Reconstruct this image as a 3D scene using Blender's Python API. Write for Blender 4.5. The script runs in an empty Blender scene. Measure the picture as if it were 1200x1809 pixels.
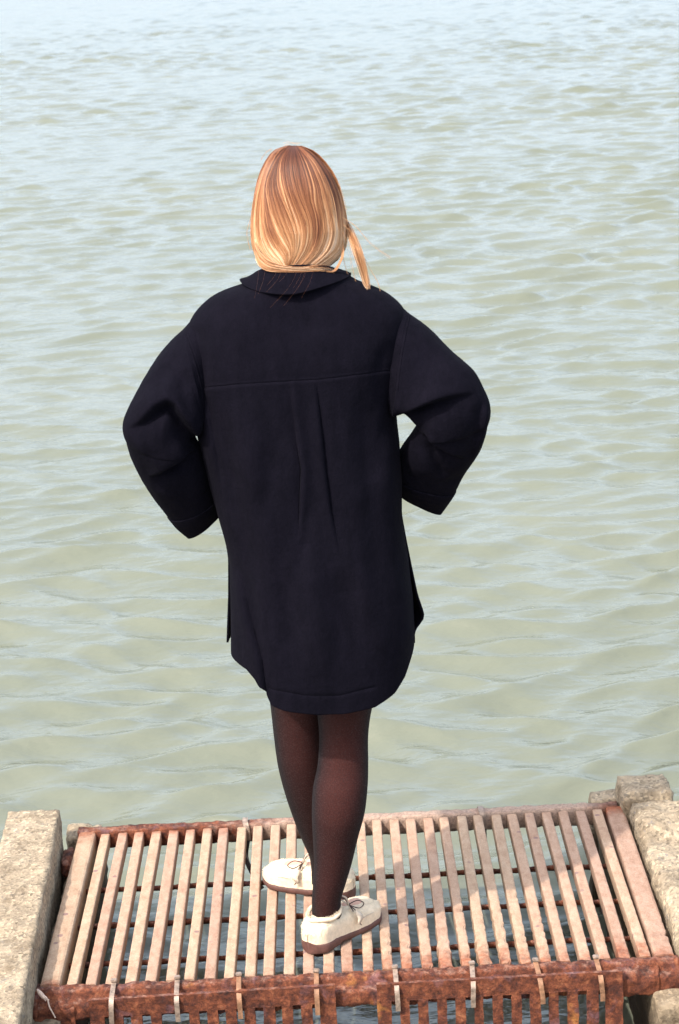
import bpy, bmesh, math, random
import numpy as np
from mathutils import Vector, Matrix, noise

R = math.radians
rng = np.random.default_rng(7)
random.seed(7)
scene = bpy.context.scene

# ------------------------------------------------------------------ camera
F_PX, CXP, CYP = 3600.0, 600.0, 904.5          # focal length in pixels of the 1200 x 1809 photograph
TILT, ROLL, EYE = R(15.8), R(2.8), 2.087       # eye height above the grate, which is z = 0
cam_d = bpy.data.cameras.new('camera')
cam = bpy.data.objects.new('camera', cam_d)
scene.collection.objects.link(cam)
cam_d.sensor_fit = 'VERTICAL'
cam_d.sensor_height = 36.0
cam_d.lens = 36.0 * F_PX / 1809.0
cam_d.clip_start = 0.05
cam_d.clip_end = 8000
cam_d.dof.use_dof = True
cam_d.dof.focus_distance = 4.35
cam_d.dof.aperture_fstop = 13.0
cam.matrix_world = (Matrix.Translation((0, 0, EYE)) @ Matrix.Rotation(math.pi/2 - TILT, 4, 'X')
                    @ Matrix.Rotation(-ROLL, 4, 'Z'))
scene.camera = cam

# ------------------------------------------------------------------ sky, sun, exposure
SUN_EL, SUN_AZ = R(50), R(-135)     # azimuth measured from +Y towards +X: behind the camera on the left
world = bpy.data.worlds.new('World')
scene.world = world
world.use_nodes = True
wn, wl = world.node_tree.nodes, world.node_tree.links
wn.clear()
sky = wn.new('ShaderNodeTexSky')
sky.sky_type = 'NISHITA'
sky.sun_disc = False
sky.sun_elevation = SUN_EL
sky.sun_rotation = SUN_AZ
sky.air_density = 1.0
sky.dust_density = 6.5
sky.ozone_density = 1.0
bg = wn.new('ShaderNodeBackground')
bg.inputs['Strength'].default_value = 0.15
wo = wn.new('ShaderNodeOutputWorld')
# thin bright cloud veil all over the sky: hazy daylight
tc = wn.new('ShaderNodeTexCoord'); cl = wn.new('ShaderNodeTexNoise'); cl.inputs['Scale'].default_value = 2.2; cl.inputs['Detail'].default_value = 5
wl.new(tc.outputs['Generated'], cl.inputs['Vector'])
cr = wn.new('ShaderNodeValToRGB'); cr.color_ramp.elements[0].position = .3; cr.color_ramp.elements[1].position = .7
cr.color_ramp.elements[0].color = (.74, .85, .94, 1); cr.color_ramp.elements[1].color = (.93, 1.0, 1.02, 1)
wl.new(cl.outputs['Fac'], cr.inputs[0])
vm = wn.new('ShaderNodeVectorMath'); vm.operation = 'MULTIPLY_ADD'
vm.inputs[1].default_value = (3.8, 3.95, 4.3)
wl.new(cr.outputs[0], vm.inputs[0]); wl.new(sky.outputs[0], vm.inputs[2])
wl.new(vm.outputs[0], bg.inputs[0])
wl.new(bg.outputs[0], wo.inputs[0])
sun_d = bpy.data.lights.new('sun', 'SUN')
sun_d.energy = 3.4
sun_d.angle = R(1.0)
sun_d.color = (1.0, 0.94, 0.86)
sun = bpy.data.objects.new('sun', sun_d)
scene.collection.objects.link(sun)
sdir = Vector((math.sin(SUN_AZ)*math.cos(SUN_EL), math.cos(SUN_AZ)*math.cos(SUN_EL), math.sin(SUN_EL)))
sun.rotation_euler = sdir.to_track_quat('Z', 'Y').to_euler()
scene.view_settings.view_transform = 'Standard'
scene.view_settings.look = 'None'
scene.view_settings.exposure = 0.70
scene.view_settings.gamma = 1.0
scene.view_settings.use_curve_mapping = False

# ------------------------------------------------------------------ measuring: photograph point -> point on a real plane
cR, sR, cT, sT = math.cos(ROLL), math.sin(ROLL), math.cos(TILT), math.sin(TILT)
def ray(px, py):
    u, v = px - CXP, py - CYP
    U, V = u*cR - v*sR, u*sR + v*cR
    return (U/F_PX, cT - V/F_PX*sT, -sT - V/F_PX*cT)
def onz(px, py, z=0.0):
    d = ray(px, py); t = (z - EYE)/d[2]
    return np.array((d[0]*t, d[1]*t, z))
def ony(px, py, y):
    d = ray(px, py); t = y/d[1]
    return np.array((d[0]*t, y, EYE + d[2]*t))
def project(P):
    P = np.asarray(P, float)
    x, y, z = P[..., 0], P[..., 1], P[..., 2] - EYE
    dep = y*cT - z*sT
    V = (-y*sT - z*cT)/dep*F_PX
    U = x/dep*F_PX
    return CXP + U*cR + V*sR, CYP - U*sR + V*cR

# ------------------------------------------------------------------ helpers
def coll(): return scene.collection.objects
def mesh_np(name, V, Fq, mat=None, parent=None, smooth=True, label=None):
    """V (n,3) array, Fq list/array of faces (quads array or list of tuples)."""
    me = bpy.data.meshes.new(name)
    V = np.asarray(V, np.float32)
    if isinstance(Fq, np.ndarray):
        n, k = Fq.shape
        me.vertices.add(len(V)); me.vertices.foreach_set('co', V.ravel())
        me.loops.add(n*k); me.loops.foreach_set('vertex_index', Fq.astype(np.int32).ravel())
        me.polygons.add(n)
        me.polygons.foreach_set('loop_start', np.arange(0, n*k, k, dtype=np.int32))
        me.update(calc_edges=True)
    else:
        me.from_pydata([tuple(map(float, v)) for v in V], [], [tuple(map(int, f)) for f in Fq])
        me.update()
    if smooth:
        me.polygons.foreach_set('use_smooth', np.ones(len(me.polygons), bool))
    if mat: me.materials.append(mat)
    o = bpy.data.objects.new(name, me)
    coll().link(o)
    if parent: o.parent = parent
    if label: o['label'] = label
    return o
def bm_obj(name, bm, mat=None, parent=None, smooth=False):
    me = bpy.data.meshes.new(name)
    bmesh.ops.recalc_face_normals(bm, faces=bm.faces)
    bm.to_mesh(me); bm.free()
    if smooth: me.polygons.foreach_set('use_smooth', np.ones(len(me.polygons), bool))
    if mat: me.materials.append(mat)
    o = bpy.data.objects.new(name, me)
    coll().link(o)
    if parent: o.parent = parent
    return o
def empty(name, loc=(0, 0, 0), label=None, cat=None, group=None):
    o = bpy.data.objects.new(name, None)
    o.location = loc
    coll().link(o)
    tag(o, label, cat, group)
    return o
def tag(o, label=None, cat=None, group=None, kind=None):
    if label: o['label'] = label
    if cat: o['category'] = cat
    if group: o['group'] = group
    if kind: o['kind'] = kind
    return o
def grid_faces(nr, nc, wrap=False, off=0):
    r = np.arange(nr-1)[:, None]; c = np.arange(nc if wrap else nc-1)[None, :]
    c2 = (c+1) % nc
    a = r*nc + c; b = r*nc + c2; d = (r+1)*nc + c2; e = (r+1)*nc + c
    return np.stack([a, b, d, e], -1).reshape(-1, 4) + off
def keep_world(parent_loc, V):
    return np.asarray(V) - np.asarray(parent_loc)
def catmull(P, n):
    """resample rows of P (k,m) smoothly to n rows."""
    P = np.asarray(P, float); k = len(P)
    t = np.linspace(0, k-1, n); i = np.clip(t.astype(int), 0, k-2); f = (t-i)[:, None]
    p0, p1, p2, p3 = P[np.maximum(i-1, 0)], P[i], P[i+1], P[np.minimum(i+2, k-1)]
    return 0.5*((2*p1) + (-p0+p2)*f + (2*p0-5*p1+4*p2-p3)*f**2 + (-p0+3*p1-3*p2+p3)*f**3)
def noise3(V, scale, seed=0.0, octaves=3):
    out = np.empty(len(V))
    o = Vector((seed*3.1, seed*1.7, seed*2.3))
    for i, v in enumerate(V):
        out[i] = noise.fractal(Vector((v[0]*scale[0], v[1]*scale[1], v[2]*scale[2])) + o, 1.0, 2.0, octaves)
    return out
def tubes(paths, radii, sides=4, tip=True):
    """many tapered tubes as one array pair. paths list of (n,3)."""
    VV, FF, off = [], [], 0
    for P, rad in zip(paths, radii):
        P = np.asarray(P, float); n = len(P)
        T = np.gradient(P, axis=0); T /= np.linalg.norm(T, axis=1)[:, None] + 1e-9
        up = np.eye(3)[int(np.argmin(np.abs(T).max(0)))]     # the axis the path never runs along
        A = np.cross(T, up); A /= np.linalg.norm(A, axis=1)[:, None] + 1e-9
        B = np.cross(T, A)
        r = np.broadcast_to(np.asarray(rad, float), (n,))[:, None, None]
        an = np.arange(sides)*2*math.pi/sides
        ring = P[:, None, :] + r*(np.cos(an)[None, :, None]*A[:, None, :] + np.sin(an)[None, :, None]*B[:, None, :])
        VV.append(ring.reshape(-1, 3)); FF.append(grid_faces(n, sides, True, off)); off += n*sides
    return np.concatenate(VV), np.concatenate(FF)

# ------------------------------------------------------------------ materials
def new_mat(name):
    m = bpy.data.materials.new(name); m.use_nodes = True
    n = m.node_tree.nodes; n.clear()
    b = n.new('ShaderNodeBsdfPrincipled'); o = n.new('ShaderNodeOutputMaterial')
    m.node_tree.links.new(b.outputs[0], o.inputs[0])
    return m, m.node_tree, b
def N(nt, typ, **kw):
    n = nt.nodes.new(typ)
    for k, v in kw.items():
        if k in n.inputs.keys(): n.inputs[k].default_value = v
        else: setattr(n, k, v)
    return n
def coords(nt, scale=(1, 1, 1), rnd=False):
    g = N(nt, 'ShaderNodeNewGeometry')
    mp = N(nt, 'ShaderNodeMapping'); mp.inputs['Scale'].default_value = scale
    nt.links.new(g.outputs['Position'], mp.inputs['Vector'])
    if rnd:
        oi = N(nt, 'ShaderNodeObjectInfo')
        ml = N(nt, 'ShaderNodeMath', operation='MULTIPLY'); ml.inputs[1].default_value = 37.0
        nt.links.new(oi.outputs['Random'], ml.inputs[0]); nt.links.new(ml.outputs[0], mp.inputs['Location'])
    return mp.outputs[0]
def ntex(nt, vec, scale, detail=4, rough=.6, dist=0):
    n = N(nt, 'ShaderNodeTexNoise', Scale=scale, Detail=detail, Roughness=rough, Distortion=dist)
    nt.links.new(vec, n.inputs['Vector']); return n.outputs['Fac']
def ramp(nt, fac, stops):
    r = N(nt, 'ShaderNodeValToRGB'); e = r.color_ramp.elements
    while len(e) < len(stops): e.new(0.5)
    for el, (p, c) in zip(e, stops): el.position = p; el.color = (*c, 1) if len(c) == 3 else c
    nt.links.new(fac, r.inputs[0]); return r.outputs[0]
def mixc(nt, fac, a, b, mode='MIX'):
    m = N(nt, 'ShaderNodeMix', data_type='RGBA', blend_type=mode)
    for s, v in ((0, fac), (6, a), (7, b)):
        if isinstance(v, (int, float)): m.inputs[s].default_value = v
        elif isinstance(v, tuple): m.inputs[s].default_value = (*v, 1)
        else: nt.links.new(v, m.inputs[s])
    return m.outputs[2]
def bump(nt, b, h, strength, dist, prev=None):
    n = N(nt, 'ShaderNodeBump', Strength=strength, Distance=dist)
    nt.links.new(h, n.inputs['Height'])
    if prev: nt.links.new(prev, n.inputs['Normal'])
    nt.links.new(n.outputs[0], b.inputs['Normal']); return n.outputs[0]

def mat_water():
    m, nt, b = new_mat('sea_water')
    v = coords(nt)
    f = ntex(nt, v, .35, 3)
    c = ramp(nt, f, [(0.3, (.117, .127, .093)), (0.7, (.134, .143, .108))])
    nt.links.new(c, b.inputs['Base Color'])
    b.inputs['Roughness'].default_value = 0.07
    b.inputs['IOR'].default_value = 1.36
    v2 = coords(nt, (1.0, 1.9, 1.0))
    h1 = ntex(nt, v2, 13.0, 3, .55, .1)
    h2 = ntex(nt, v2, 40.0, 2, .5, .1)
    h0 = ntex(nt, coords(nt, (1.0, 2.2, 1.0)), 3.0, 3, .6, .1)
    p = bump(nt, b, h0, 0.30, 0.05)
    p = bump(nt, b, h1, 0.25, 0.02, p)
    bump(nt, b, h2, 0.12, 0.006, p)
    return m
def mat_slat():
    m, nt, b = new_mat('dusty_rusted_bar')
    v = coords(nt, rnd=True); w = coords(nt)
    sv = coords(nt, (1, .55, 1), rnd=True)
    c = ramp(nt, ntex(nt, sv, 48, 6, .8), [(.3, (.26, .155, .103)), (.5, (.35, .235, .165)), (.72, (.43, .31, .23))])
    oi = N(nt, 'ShaderNodeObjectInfo')
    tone = ramp(nt, oi.outputs['Random'], [(0, (.84, .80, .82)), (.5, (1, .97, .95)), (1, (1.0, 1.04, 1.0))])
    c = mixc(nt, 1.0, c, tone, 'MULTIPLY')
    grain = ramp(nt, ntex(nt, w, 330, 3, .85), [(.3, (.78, .76, .75)), (.7, (1.18, 1.19, 1.20))])
    c = mixc(nt, 1.0, c, grain, 'MULTIPLY')
    # dark oval stains, sparse
    vo = N(nt, 'ShaderNodeTexVoronoi', Scale=19.0); nt.links.new(v, vo.inputs['Vector'])
    st = ramp(nt, vo.outputs['Distance'], [(.0, (1, 1, 1)), (.10, (.9, .9, .9)), (.14, (0, 0, 0))])
    sel = ramp(nt, ntex(nt, v, 7, 1), [(.44, (0, 0, 0)), (.52, (.75, .75, .75))])
    st = mixc(nt, 1.0, st, sel, 'MULTIPLY')
    c = mixc(nt, st, c, (.15, .085, .09))
    # raw rust where the bar end meets the rails: attribute-driven wear
    at = N(nt, 'ShaderNodeAttribute', attribute_name='wear')
    wf = N(nt, 'ShaderNodeMath', operation='MULTIPLY_ADD')
    nt.links.new(ntex(nt, v, 45, 4, .7), wf.inputs[0]); wf.inputs[1].default_value = 1.3
    sb = N(nt, 'ShaderNodeMath', operation='SUBTRACT'); nt.links.new(at.outputs['Fac'], sb.inputs[0]); sb.inputs[1].default_value = .95
    nt.links.new(sb.outputs[0], wf.inputs[2])
    wr = ramp(nt, wf.outputs[0], [(.24, (0, 0, 0)), (.85, (.9, .9, .9))])
    rust = ramp(nt, ntex(nt, v, 70, 4, .7), [(.3, (.10, .032, .022)), (.55, (.24, .075, .035)), (.75, (.36, .155, .085))])
    c = mixc(nt, wr, c, rust)
    nt.links.new(c, b.inputs['Base Color'])
    b.inputs['Roughness'].default_value = .85
    b.inputs['Specular IOR Level'].default_value = .2
    bump(nt, b, ntex(nt, w, 260, 3, .7), .5, .0012)
    return m
def mat_rust(name, dusty):
    m, nt, b = new_mat(name)
    v = coords(nt)
    c = ramp(nt, ntex(nt, v, 38, 6, .72, .4), [(.30, (.026, .011, .009)), (.44, (.075, .021, .011)), (.57, (.15, .043, .019)), (.72, (.25, .095, .045))])
    y = ramp(nt, ntex(nt, v, 13, 3, .6), [(.66, (0, 0, 0)), (.74, (.7, .7, .7))])
    c = mixc(nt, y, c, (.34, .14, .035))
    pu = ramp(nt, ntex(nt, v, 19, 3, .6, .8), [(.30, (.6, .6, .6)), (.42, (0, 0, 0))])
    c = mixc(nt, pu, c, (.13, .065, .075))
    if dusty:
        g = N(nt, 'ShaderNodeNewGeometry'); sx = N(nt, 'ShaderNodeSeparateXYZ'); nt.links.new(g.outputs['Position'], sx.inputs[0])
        mr = N(nt, 'ShaderNodeMapRange'); nt.links.new(sx.outputs[0], mr.inputs[0])
        mr.inputs[1].default_value = -.45; mr.inputs[2].default_value = .05
        ad = N(nt, 'ShaderNodeMath', operation='MULTIPLY_ADD'); nt.links.new(ntex(nt, v, 30, 4, .7), ad.inputs[0]); ad.inputs[1].default_value = .9
        s2 = N(nt, 'ShaderNodeMath', operation='SUBTRACT'); nt.links.new(mr.outputs[0], s2.inputs[0]); s2.inputs[1].default_value = .5
        nt.links.new(s2.outputs[0], ad.inputs[2])
        fr = ramp(nt, ad.outputs[0], [(.2, (0, 0, 0)), (.6, (.9, .9, .9))])
        e = ramp(nt, sx.outputs[0], [(.56, (1, 1, 1)), (.62, (0.1, .1, .1))])
        fr = mixc(nt, 1.0, fr, e, 'MULTIPLY')
        c = mixc(nt, fr, c, (.36, .26, .20))
    gn = N(nt, 'ShaderNodeNewGeometry'); sn = N(nt, 'ShaderNodeSeparateXYZ'); nt.links.new(gn.outputs['Normal'], sn.inputs[0])
    cr_ = mixc(nt, 1.0, ramp(nt, sn.outputs[2], [(.45, (0, 0, 0)), (.85, (1, 1, 1))]), ramp(nt, ntex(nt, v, 55, 5, .75), [(.48, (0, 0, 0)), (.68, (.6, .6, .6))]), 'MULTIPLY')
    c = mixc(nt, cr_, c, (.36, .21, .155))     # paler tan patches on upward faces
    fl = ramp(nt, ntex(nt, v, 150, 4, .8), [(.35, (.55, .55, .55)), (.6, (1.15, 1.15, 1.15))])
    c = mixc(nt, 1.0, c, fl, 'MULTIPLY')
    nt.links.new(c, b.inputs['Base Color'])
    b.inputs['Roughness'].default_value = .8
    b.inputs['Specular IOR Level'].default_value = .3
    p = bump(nt, b, ntex(nt, v, 90, 6, .75, .3), .9, .004)
    bump(nt, b, ntex(nt, v, 400, 3, .7), .5, .001, p)
    return m
def mat_concrete(name, tint=(1, 1, 1)):
    m, nt, b = new_mat(name)
    v = coords(nt)
    base = ramp(nt, ntex(nt, v, 9, 5, .65), [(.3, (.24, .195, .14)), (.55, (.315, .265, .195)), (.75, (.37, .315, .24))])
    ag = N(nt, 'ShaderNodeTexVoronoi', Scale=150.0); nt.links.new(v, ag.inputs['Vector'])
    agc = ramp(nt, ag.outputs['Color'], [(.0, (.30, .27, .25)), (.3, (.82, .77, .72)), (.7, (1.08, 1.02, .95)), (1, (1.75, 1.68, 1.55))])
    c = mixc(nt, .85, base, agc, 'MULTIPLY')
    ds = ramp(nt, ntex(nt, v, 75, 4, .7), [(.30, (.8, .8, .8)), (.40, (0, 0, 0))])
    c = mixc(nt, ds, c, (.085, .075, .065))
    big = ramp(nt, ntex(nt, v, 16, 6, .75), [(.33, (.58, .55, .52)), (.5, (1, 1, 1)), (.72, (1.16, 1.13, 1.08))])
    c = mixc(nt, 1.0, c, big, 'MULTIPLY')
    lich = ramp(nt, ntex(nt, v, 34, 5, .8), [(.60, (0, 0, 0)), (.66, (.8, .8, .8))])
    c = mixc(nt, lich, c, (.17, .155, .145))
    geo = N(nt, 'ShaderNodeNewGeometry'); sx = N(nt, 'ShaderNodeSeparateXYZ'); nt.links.new(geo.outputs['Position'], sx.inputs[0])
    mr = N(nt, 'ShaderNodeMapRange'); nt.links.new(sx.outputs[2], mr.inputs[0])
    mr.inputs[1].default_value = -.02; mr.inputs[2].default_value = -.16; mr.inputs[3].default_value = 0; mr.inputs[4].default_value = 1
    damp = mixc(nt, ntex(nt, v, 20, 4), (.035, .028, .018), (.085, .055, .033))
    c = mixc(nt, mr.outputs[0], c, damp)
    c = mixc(nt, 1.0, c, tint, 'MULTIPLY')
    nt.links.new(c, b.inputs['Base Color'])
    b.inputs['Roughness'].default_value = .9
    b.inputs['Specular IOR Level'].default_value = .25
    p = bump(nt, b, ntex(nt, v, 60, 6, .8), .8, .006)
    bump(nt, b, ag.outputs['Distance'], .5, .002, p)
    return m
def mat_wool():
    m, nt, b = new_mat('navy_black_wool')
    v = coords(nt)
    c = ramp(nt, ntex(nt, v, 900, 2, .8), [(.3, (.0015, .0014, .0029)), (.7, (.0058, .0052, .0094))])
    l = ramp(nt, ntex(nt, coords(nt, (1, 1, .3)), 40, 6, .8), [(.32, (.74, .74, .78)), (.68, (1.25, 1.2, 1.22))])
    c = mixc(nt, 1.0, c, l, 'MULTIPLY')
    nt.links.new(c, b.inputs['Base Color'])
    b.inputs['Roughness'].default_value = .95
    b.inputs['Specular IOR Level'].default_value = .04
    b.inputs['Sheen Weight'].default_value = .004
    b.inputs['Sheen Roughness'].default_value = .45
    b.inputs['Sheen Tint'].default_value = (.7, .7, 1, 1)
    p = bump(nt, b, ntex(nt, v, 26, 5, .7), .5, .006)
    p = bump(nt, b, ntex(nt, coords(nt, (1, 1, .2)), 12, 2, .5), .5, .008, p)
    bump(nt, b, ntex(nt, v, 1100, 2, .8), .5, .0008, p)
    return m
def mat_tights():
    m, nt, b = new_mat('sheer_black_knit')
    v = coords(nt)
    lw = N(nt, 'ShaderNodeLayerWeight', Blend=.38)
    f = ramp(nt, lw.outputs['Facing'], [(.05, (1, 1, 1)), (.55, (0, 0, 0))])     # knit stretched thin face-on lets skin show, dense at the edges
    k = ramp(nt, ntex(nt, v, 700, 2, .9), [(.35, (.25, .25, .25)), (.7, (1, 1, 1))])
    f = mixc(nt, 1.0, f, k, 'MULTIPLY')
    dk = ramp(nt, ntex(nt, v, 420, 3, .9), [(.50, (.004, .003, .004)), (.66, (.046, .034, .036))])
    c = mixc(nt, f, dk, (.048, .010, .0065))
    nt.links.new(c, b.inputs['Base Color'])
    b.inputs['Roughness'].default_value = .8
    b.inputs['Specular IOR Level'].default_value = .15
    b.inputs['Sheen Weight'].default_value = .0
    bump(nt, b, ntex(nt, v, 800, 2, .8), .5, .0006)
    return m
def mat_simple(name, col, rough=.7, spec=.3, ns=0, amt=.2, bs=0, bd=.001, metal=0):
    m, nt, b = new_mat(name)
    v = coords(nt)
    if ns:
        lo = tuple(x*(1-amt) for x in col); hi = tuple(min(1, x*(1+amt)) for x in col)
        nt.links.new(ramp(nt, ntex(nt, v, ns, 4, .7), [(.3, lo), (.7, hi)]), b.inputs['Base Color'])
    else: b.inputs['Base Color'].default_value = (*col, 1)
    b.inputs['Roughness'].default_value = rough
    b.inputs['Specular IOR Level'].default_value = spec
    b.inputs['Metallic'].default_value = metal
    if bs: bump(nt, b, ntex(nt, v, bs, 4, .75), .6, bd)
    return m
def mat_hair():
    m, nt, b = new_mat('blonde_hair')
    at = N(nt, 'ShaderNodeAttribute', attribute_name='tint')
    c = ramp(nt, at.outputs['Fac'], [(0, (.035, .011, .006)), (.28, (.145, .047, .021)), (.55, (.33, .145, .062)), (.8, (.50, .275, .135)), (1, (.74, .53, .36))])
    nt.links.new(c, b.inputs['Base Color'])
    b.inputs['Roughness'].default_value = .48
    b.inputs['Specular IOR Level'].default_value = .28
    b.inputs['Subsurface Weight'].default_value = 0
    return m
M = dict(water=mat_water(), slat=mat_slat(), rust=mat_rust('flaking_rust', False), rail=mat_rust('rust_with_pale_crust', True),
         concrete=mat_concrete('pitted_concrete'), wool=mat_wool(), tights=mat_tights(), hair=mat_hair(),
         skin=mat_simple('skin', (.48, .27, .19), .5, .4, 30, .06),
         shoe=mat_simple('cream_hairy_suede', (.66, .545, .40), .95, .1, 120, .13, 500, .0025),
         sole=mat_simple('brown_rubber_sole', (.085, .038, .030), .6, .3, 90, .25, 300, .0006),
         lace=mat_simple('cream_lace', (.50, .42, .33), .8, .2, 200, .2), lace_dark=mat_simple('brown_leather_lace', (.035, .015, .012), .5, .4),
         steel=mat_simple('weathered_steel_strap', (.27, .20, .155), .5, .5, 90, .5, 200, .0006, .35),
         strap_rust=mat_simple('rusty_strap_steel', (.24, .125, .07), .6, .4, 70, .55, 200, .0006, .2),
         strap_dark=mat_simple('dark_rubber_strap', (.02, .017, .018), .6, .3),
         cord=mat_simple('bleached_cord', (.55, .42, .34), .9, .1, 150, .3), iris=mat_simple('iris', (.10, .16, .20), .2, .5), brow=mat_simple('brow_hair', (.12, .06, .03), .8, .1, 300, .3), lip=mat_simple('lips', (.42, .13, .11), .4, .4), eye=mat_simple('eye_white', (.7, .68, .66), .2, .5))

# ------------------------------------------------------------------ water
WATER_Z = -0.28
def wave_components():
    comps = []
    lam = np.exp(rng.uniform(math.log(.085), math.log(1.7), 112))
    for L in lam:
        th = rng.normal(R(97), R(27))           # travel direction; crests lie near the X axis
        k = 2*math.pi/L
        slope = .050
        comps.append((k*math.cos(th), k*math.sin(th), slope/k, rng.uniform(0, 2*math.pi), L))
    for L, s in ((4.5, .010), (6.0, .008), (3.2, .009), (2.4, .010)):
        th = rng.normal(R(100), R(14)); k = 2*math.pi/L
        comps.append((k*math.cos(th), k*math.sin(th), s/k, rng.uniform(0, 6.28), L))
    return comps
def build_water():
    h = EYE - WATER_Z
    # rows: angles below the horizontal, fine where the picture looks, coarse beyond
    v = np.concatenate([np.arange(-110, 150, .6), np.arange(150, 420, .8), np.arange(420, 1960, 1.9)])
    ang = TILT + np.arctan((v - CYP)/F_PX)
    ang = ang[ang > R(.55)]
    far = np.array([R(.05), R(.1), R(.2), R(.3), R(.42), R(.5)])
    near = np.linspace(ang[-1], R(84), 60)[1:]
    ang = np.concatenate([far, ang, near])
    d = h/np.tan(ang)
    a = np.arange(-760, 761, 3.2)/F_PX
    side = np.tan(np.linspace(math.atan(a[-1]), R(80), 42))[1:]
    a = np.concatenate([-side[::-1], a, side])
    Y, A = np.meshgrid(d, a, indexing='ij')
    X = A*Y
    celly = np.abs(np.gradient(d))[:, None]*np.ones_like(X)
    cellx = np.abs(np.gradient(a))[None, :]*Y
    Hh = np.zeros_like(X); DX = np.zeros_like(X); DY = np.zeros_like(X)
    # gentle warping keeps the crests from running as straight sines
    wx = X + .10*np.sin(Y*1.7+.6) + .07*np.sin(X*2.3+Y*3.1)
    wy = Y + .06*np.sin(X*1.9+1.1) + .05*np.sin(X*4.3-Y*1.2)
    calm = np.clip((Y-3.3)/1.9, .45, 1)              # sheltered between the walls under the grate
    cen = np.log(np.interp(Y, [4, 8, 16, 40, 90], [.20, .23, .30, .46, .75]))      # the sea gets coarser away from the shore
    for kx, ky, am, ph, L in wave_components():
        if L < 1.75: am = am*(np.exp(-((math.log(L)-cen)/.62)**2) + .10)*np.interp(Y, [5, 8, 14], [1.35, 1.25, 1.0])
        fade = np.clip((L/np.maximum(celly, .4*cellx) - .8)/1.3, 0, 1)
        p = kx*wx + ky*wy + ph
        s = np.sin(p)
        Hh += am*fade*s
        k = math.hypot(kx, ky)
        DX -= .8*am*fade*kx/k*np.cos(p)*-1; DY -= .8*am*fade*ky/k*np.cos(p)*-1
    gust = .80 + .32*np.sin(X*.33+Y*.21+.5)*np.sin(Y*.27-X*.15+1.)
    Hh *= calm*gust
    V = np.stack([X+DX*calm, Y+DY*calm, WATER_Z+Hh], -1).reshape(-1, 3)
    o = mesh_np('water', V, grid_faces(len(d), len(a))[:, ::-1], M['water'])
    tag(o, 'pale grey green rippled sea water', None, None, 'structure')
build_water()

# ------------------------------------------------------------------ concrete walls
def rough_block(name, x0, x1, y0, y1, z0, z1, parent, seed=1, step=.011, amp=.005, rnd=.014, top=None, mat='concrete', side_dx=0.0, near_dx=0.0):
    """box with rounded, pitted faces: six grids welded; top(x,y)-> extra height."""
    bm = bmesh.new()
    nx, ny, nz = max(2, int((x1-x0)/step)), max(2, int((y1-y0)/step)), max(2, int((z1-z0)/(step*1.6)))
    xs, ys, zs = np.linspace(x0, x1, nx+1), np.linspace(y0, y1, ny+1), np.linspace(z0, z1, nz+1)
    VV, FF, off = [], [], 0
    def add(a, b, fn, flip):
        nonlocal off
        g = np.array([[fn(p, q) for q in b] for p in a]).reshape(-1, 3)
        f = grid_faces(len(a), len(b), False, off)
        if flip: f = f[:, ::-1]
        VV.append(g); FF.append(f); off += len(g)
    add(xs, ys, lambda x, y: (x, y, z1), True)
    add(xs, zs, lambda x, z: (x, y0, z), True)
    add(xs, zs, lambda x, z: (x, y1, z), False)
    add(ys, zs, lambda y, z: (x0, y, z), False)
    add(ys, zs, lambda y, z: (x1, y, z), True)
    V = np.concatenate(VV); Fq = np.concatenate(FF)
    c = np.array([(x0+x1)/2, (y0+y1)/2, (z0+z1)/2]); hs = np.array([(x1-x0)/2, (y1-y0)/2, (z1-z0)/2])
    q = V - c
    inner = np.clip(q, -(hs-rnd), hs-rnd)
    dlt = q - inner; ln = np.linalg.norm(dlt, axis=1, keepdims=True)
    nrm = np.where(ln > 1e-6, dlt/np.maximum(ln, 1e-6), 0)
    q = inner + nrm*rnd
    n1 = noise3(V, (14, 14, 14), seed, 3); n2 = noise3(V, (55, 55, 55), seed+5, 3)
    disp = amp*(1.1*n1 + .8*n2) - np.maximum(0, n2*.9-.45)*amp*2.2
    V = q + c + nrm*disp[:, None]
    if top is not None:
        tz = top(V[:, 0], V[:, 1]); V[:, 2] += tz*np.clip((V[:, 2]-z0)/(z1-z0), 0, 1)
    if side_dx:   # plan shape: the wall leans in towards the viewer
        V[:, 0] += side_dx*(y1 - V[:, 1])/(y1-y0)
    if near_dx: V[:, 0] += near_dx*(V[:, 0] < c[0])*(y1 - V[:, 1])/(y1-y0)
    o = mesh_np(name, V, Fq, M[mat], parent)
    m = o.modifiers.new('weld', 'WELD'); m.merge_threshold = .0008
    return o
wl_ = empty('concrete_wall', (0, 0, 0), 'rough pale concrete wall with a thin flat top on the left of the grate', 'wall', 'concrete walls either side of the grate')
def topL(x, y): return .0*x
rough_block('wall_cap', -.845, -.715, 2.3, 4.60, -.9, .07, wl_, 2, side_dx=.088, rnd=.006, amp=.0038)
rough_block('ledge', -.700, -.628, 3.70, 4.66, -.9, -.052, wl_, 3, rnd=.01)
rough_block('end_block', -.712, -.628, 4.60, 4.69, -.9, -.012, wl_, 4, amp=.009, rnd=.012)
rough_block('footing', -.78, -.66, 2.3, 3.74, -.9, -.075, wl_, 31, step=.02)
wr_ = empty('concrete_wall', (0, 0, 0), 'broad pitted concrete wall with a raised end block on the right of the grate', 'wall', 'concrete walls either side of the grate')
def topR(x, y): return .028*np.clip((y-4.36)/.05, 0, 1) + .006*np.sin(x*9+y*5)
rough_block('wall_cap', .668, 1.15, 3.70, 4.55, -.9, .018, wr_, 6, rnd=.022, amp=.007, top=topR)
rough_block('raised_block', .650, .775, 4.545, 4.66, -.9, .062, wr_, 7, rnd=.014, amp=.007)
rough_block('end_block', .586, .668, 4.64, 4.71, -.9, .000, wr_, 8, rnd=.009, amp=.006)
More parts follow.
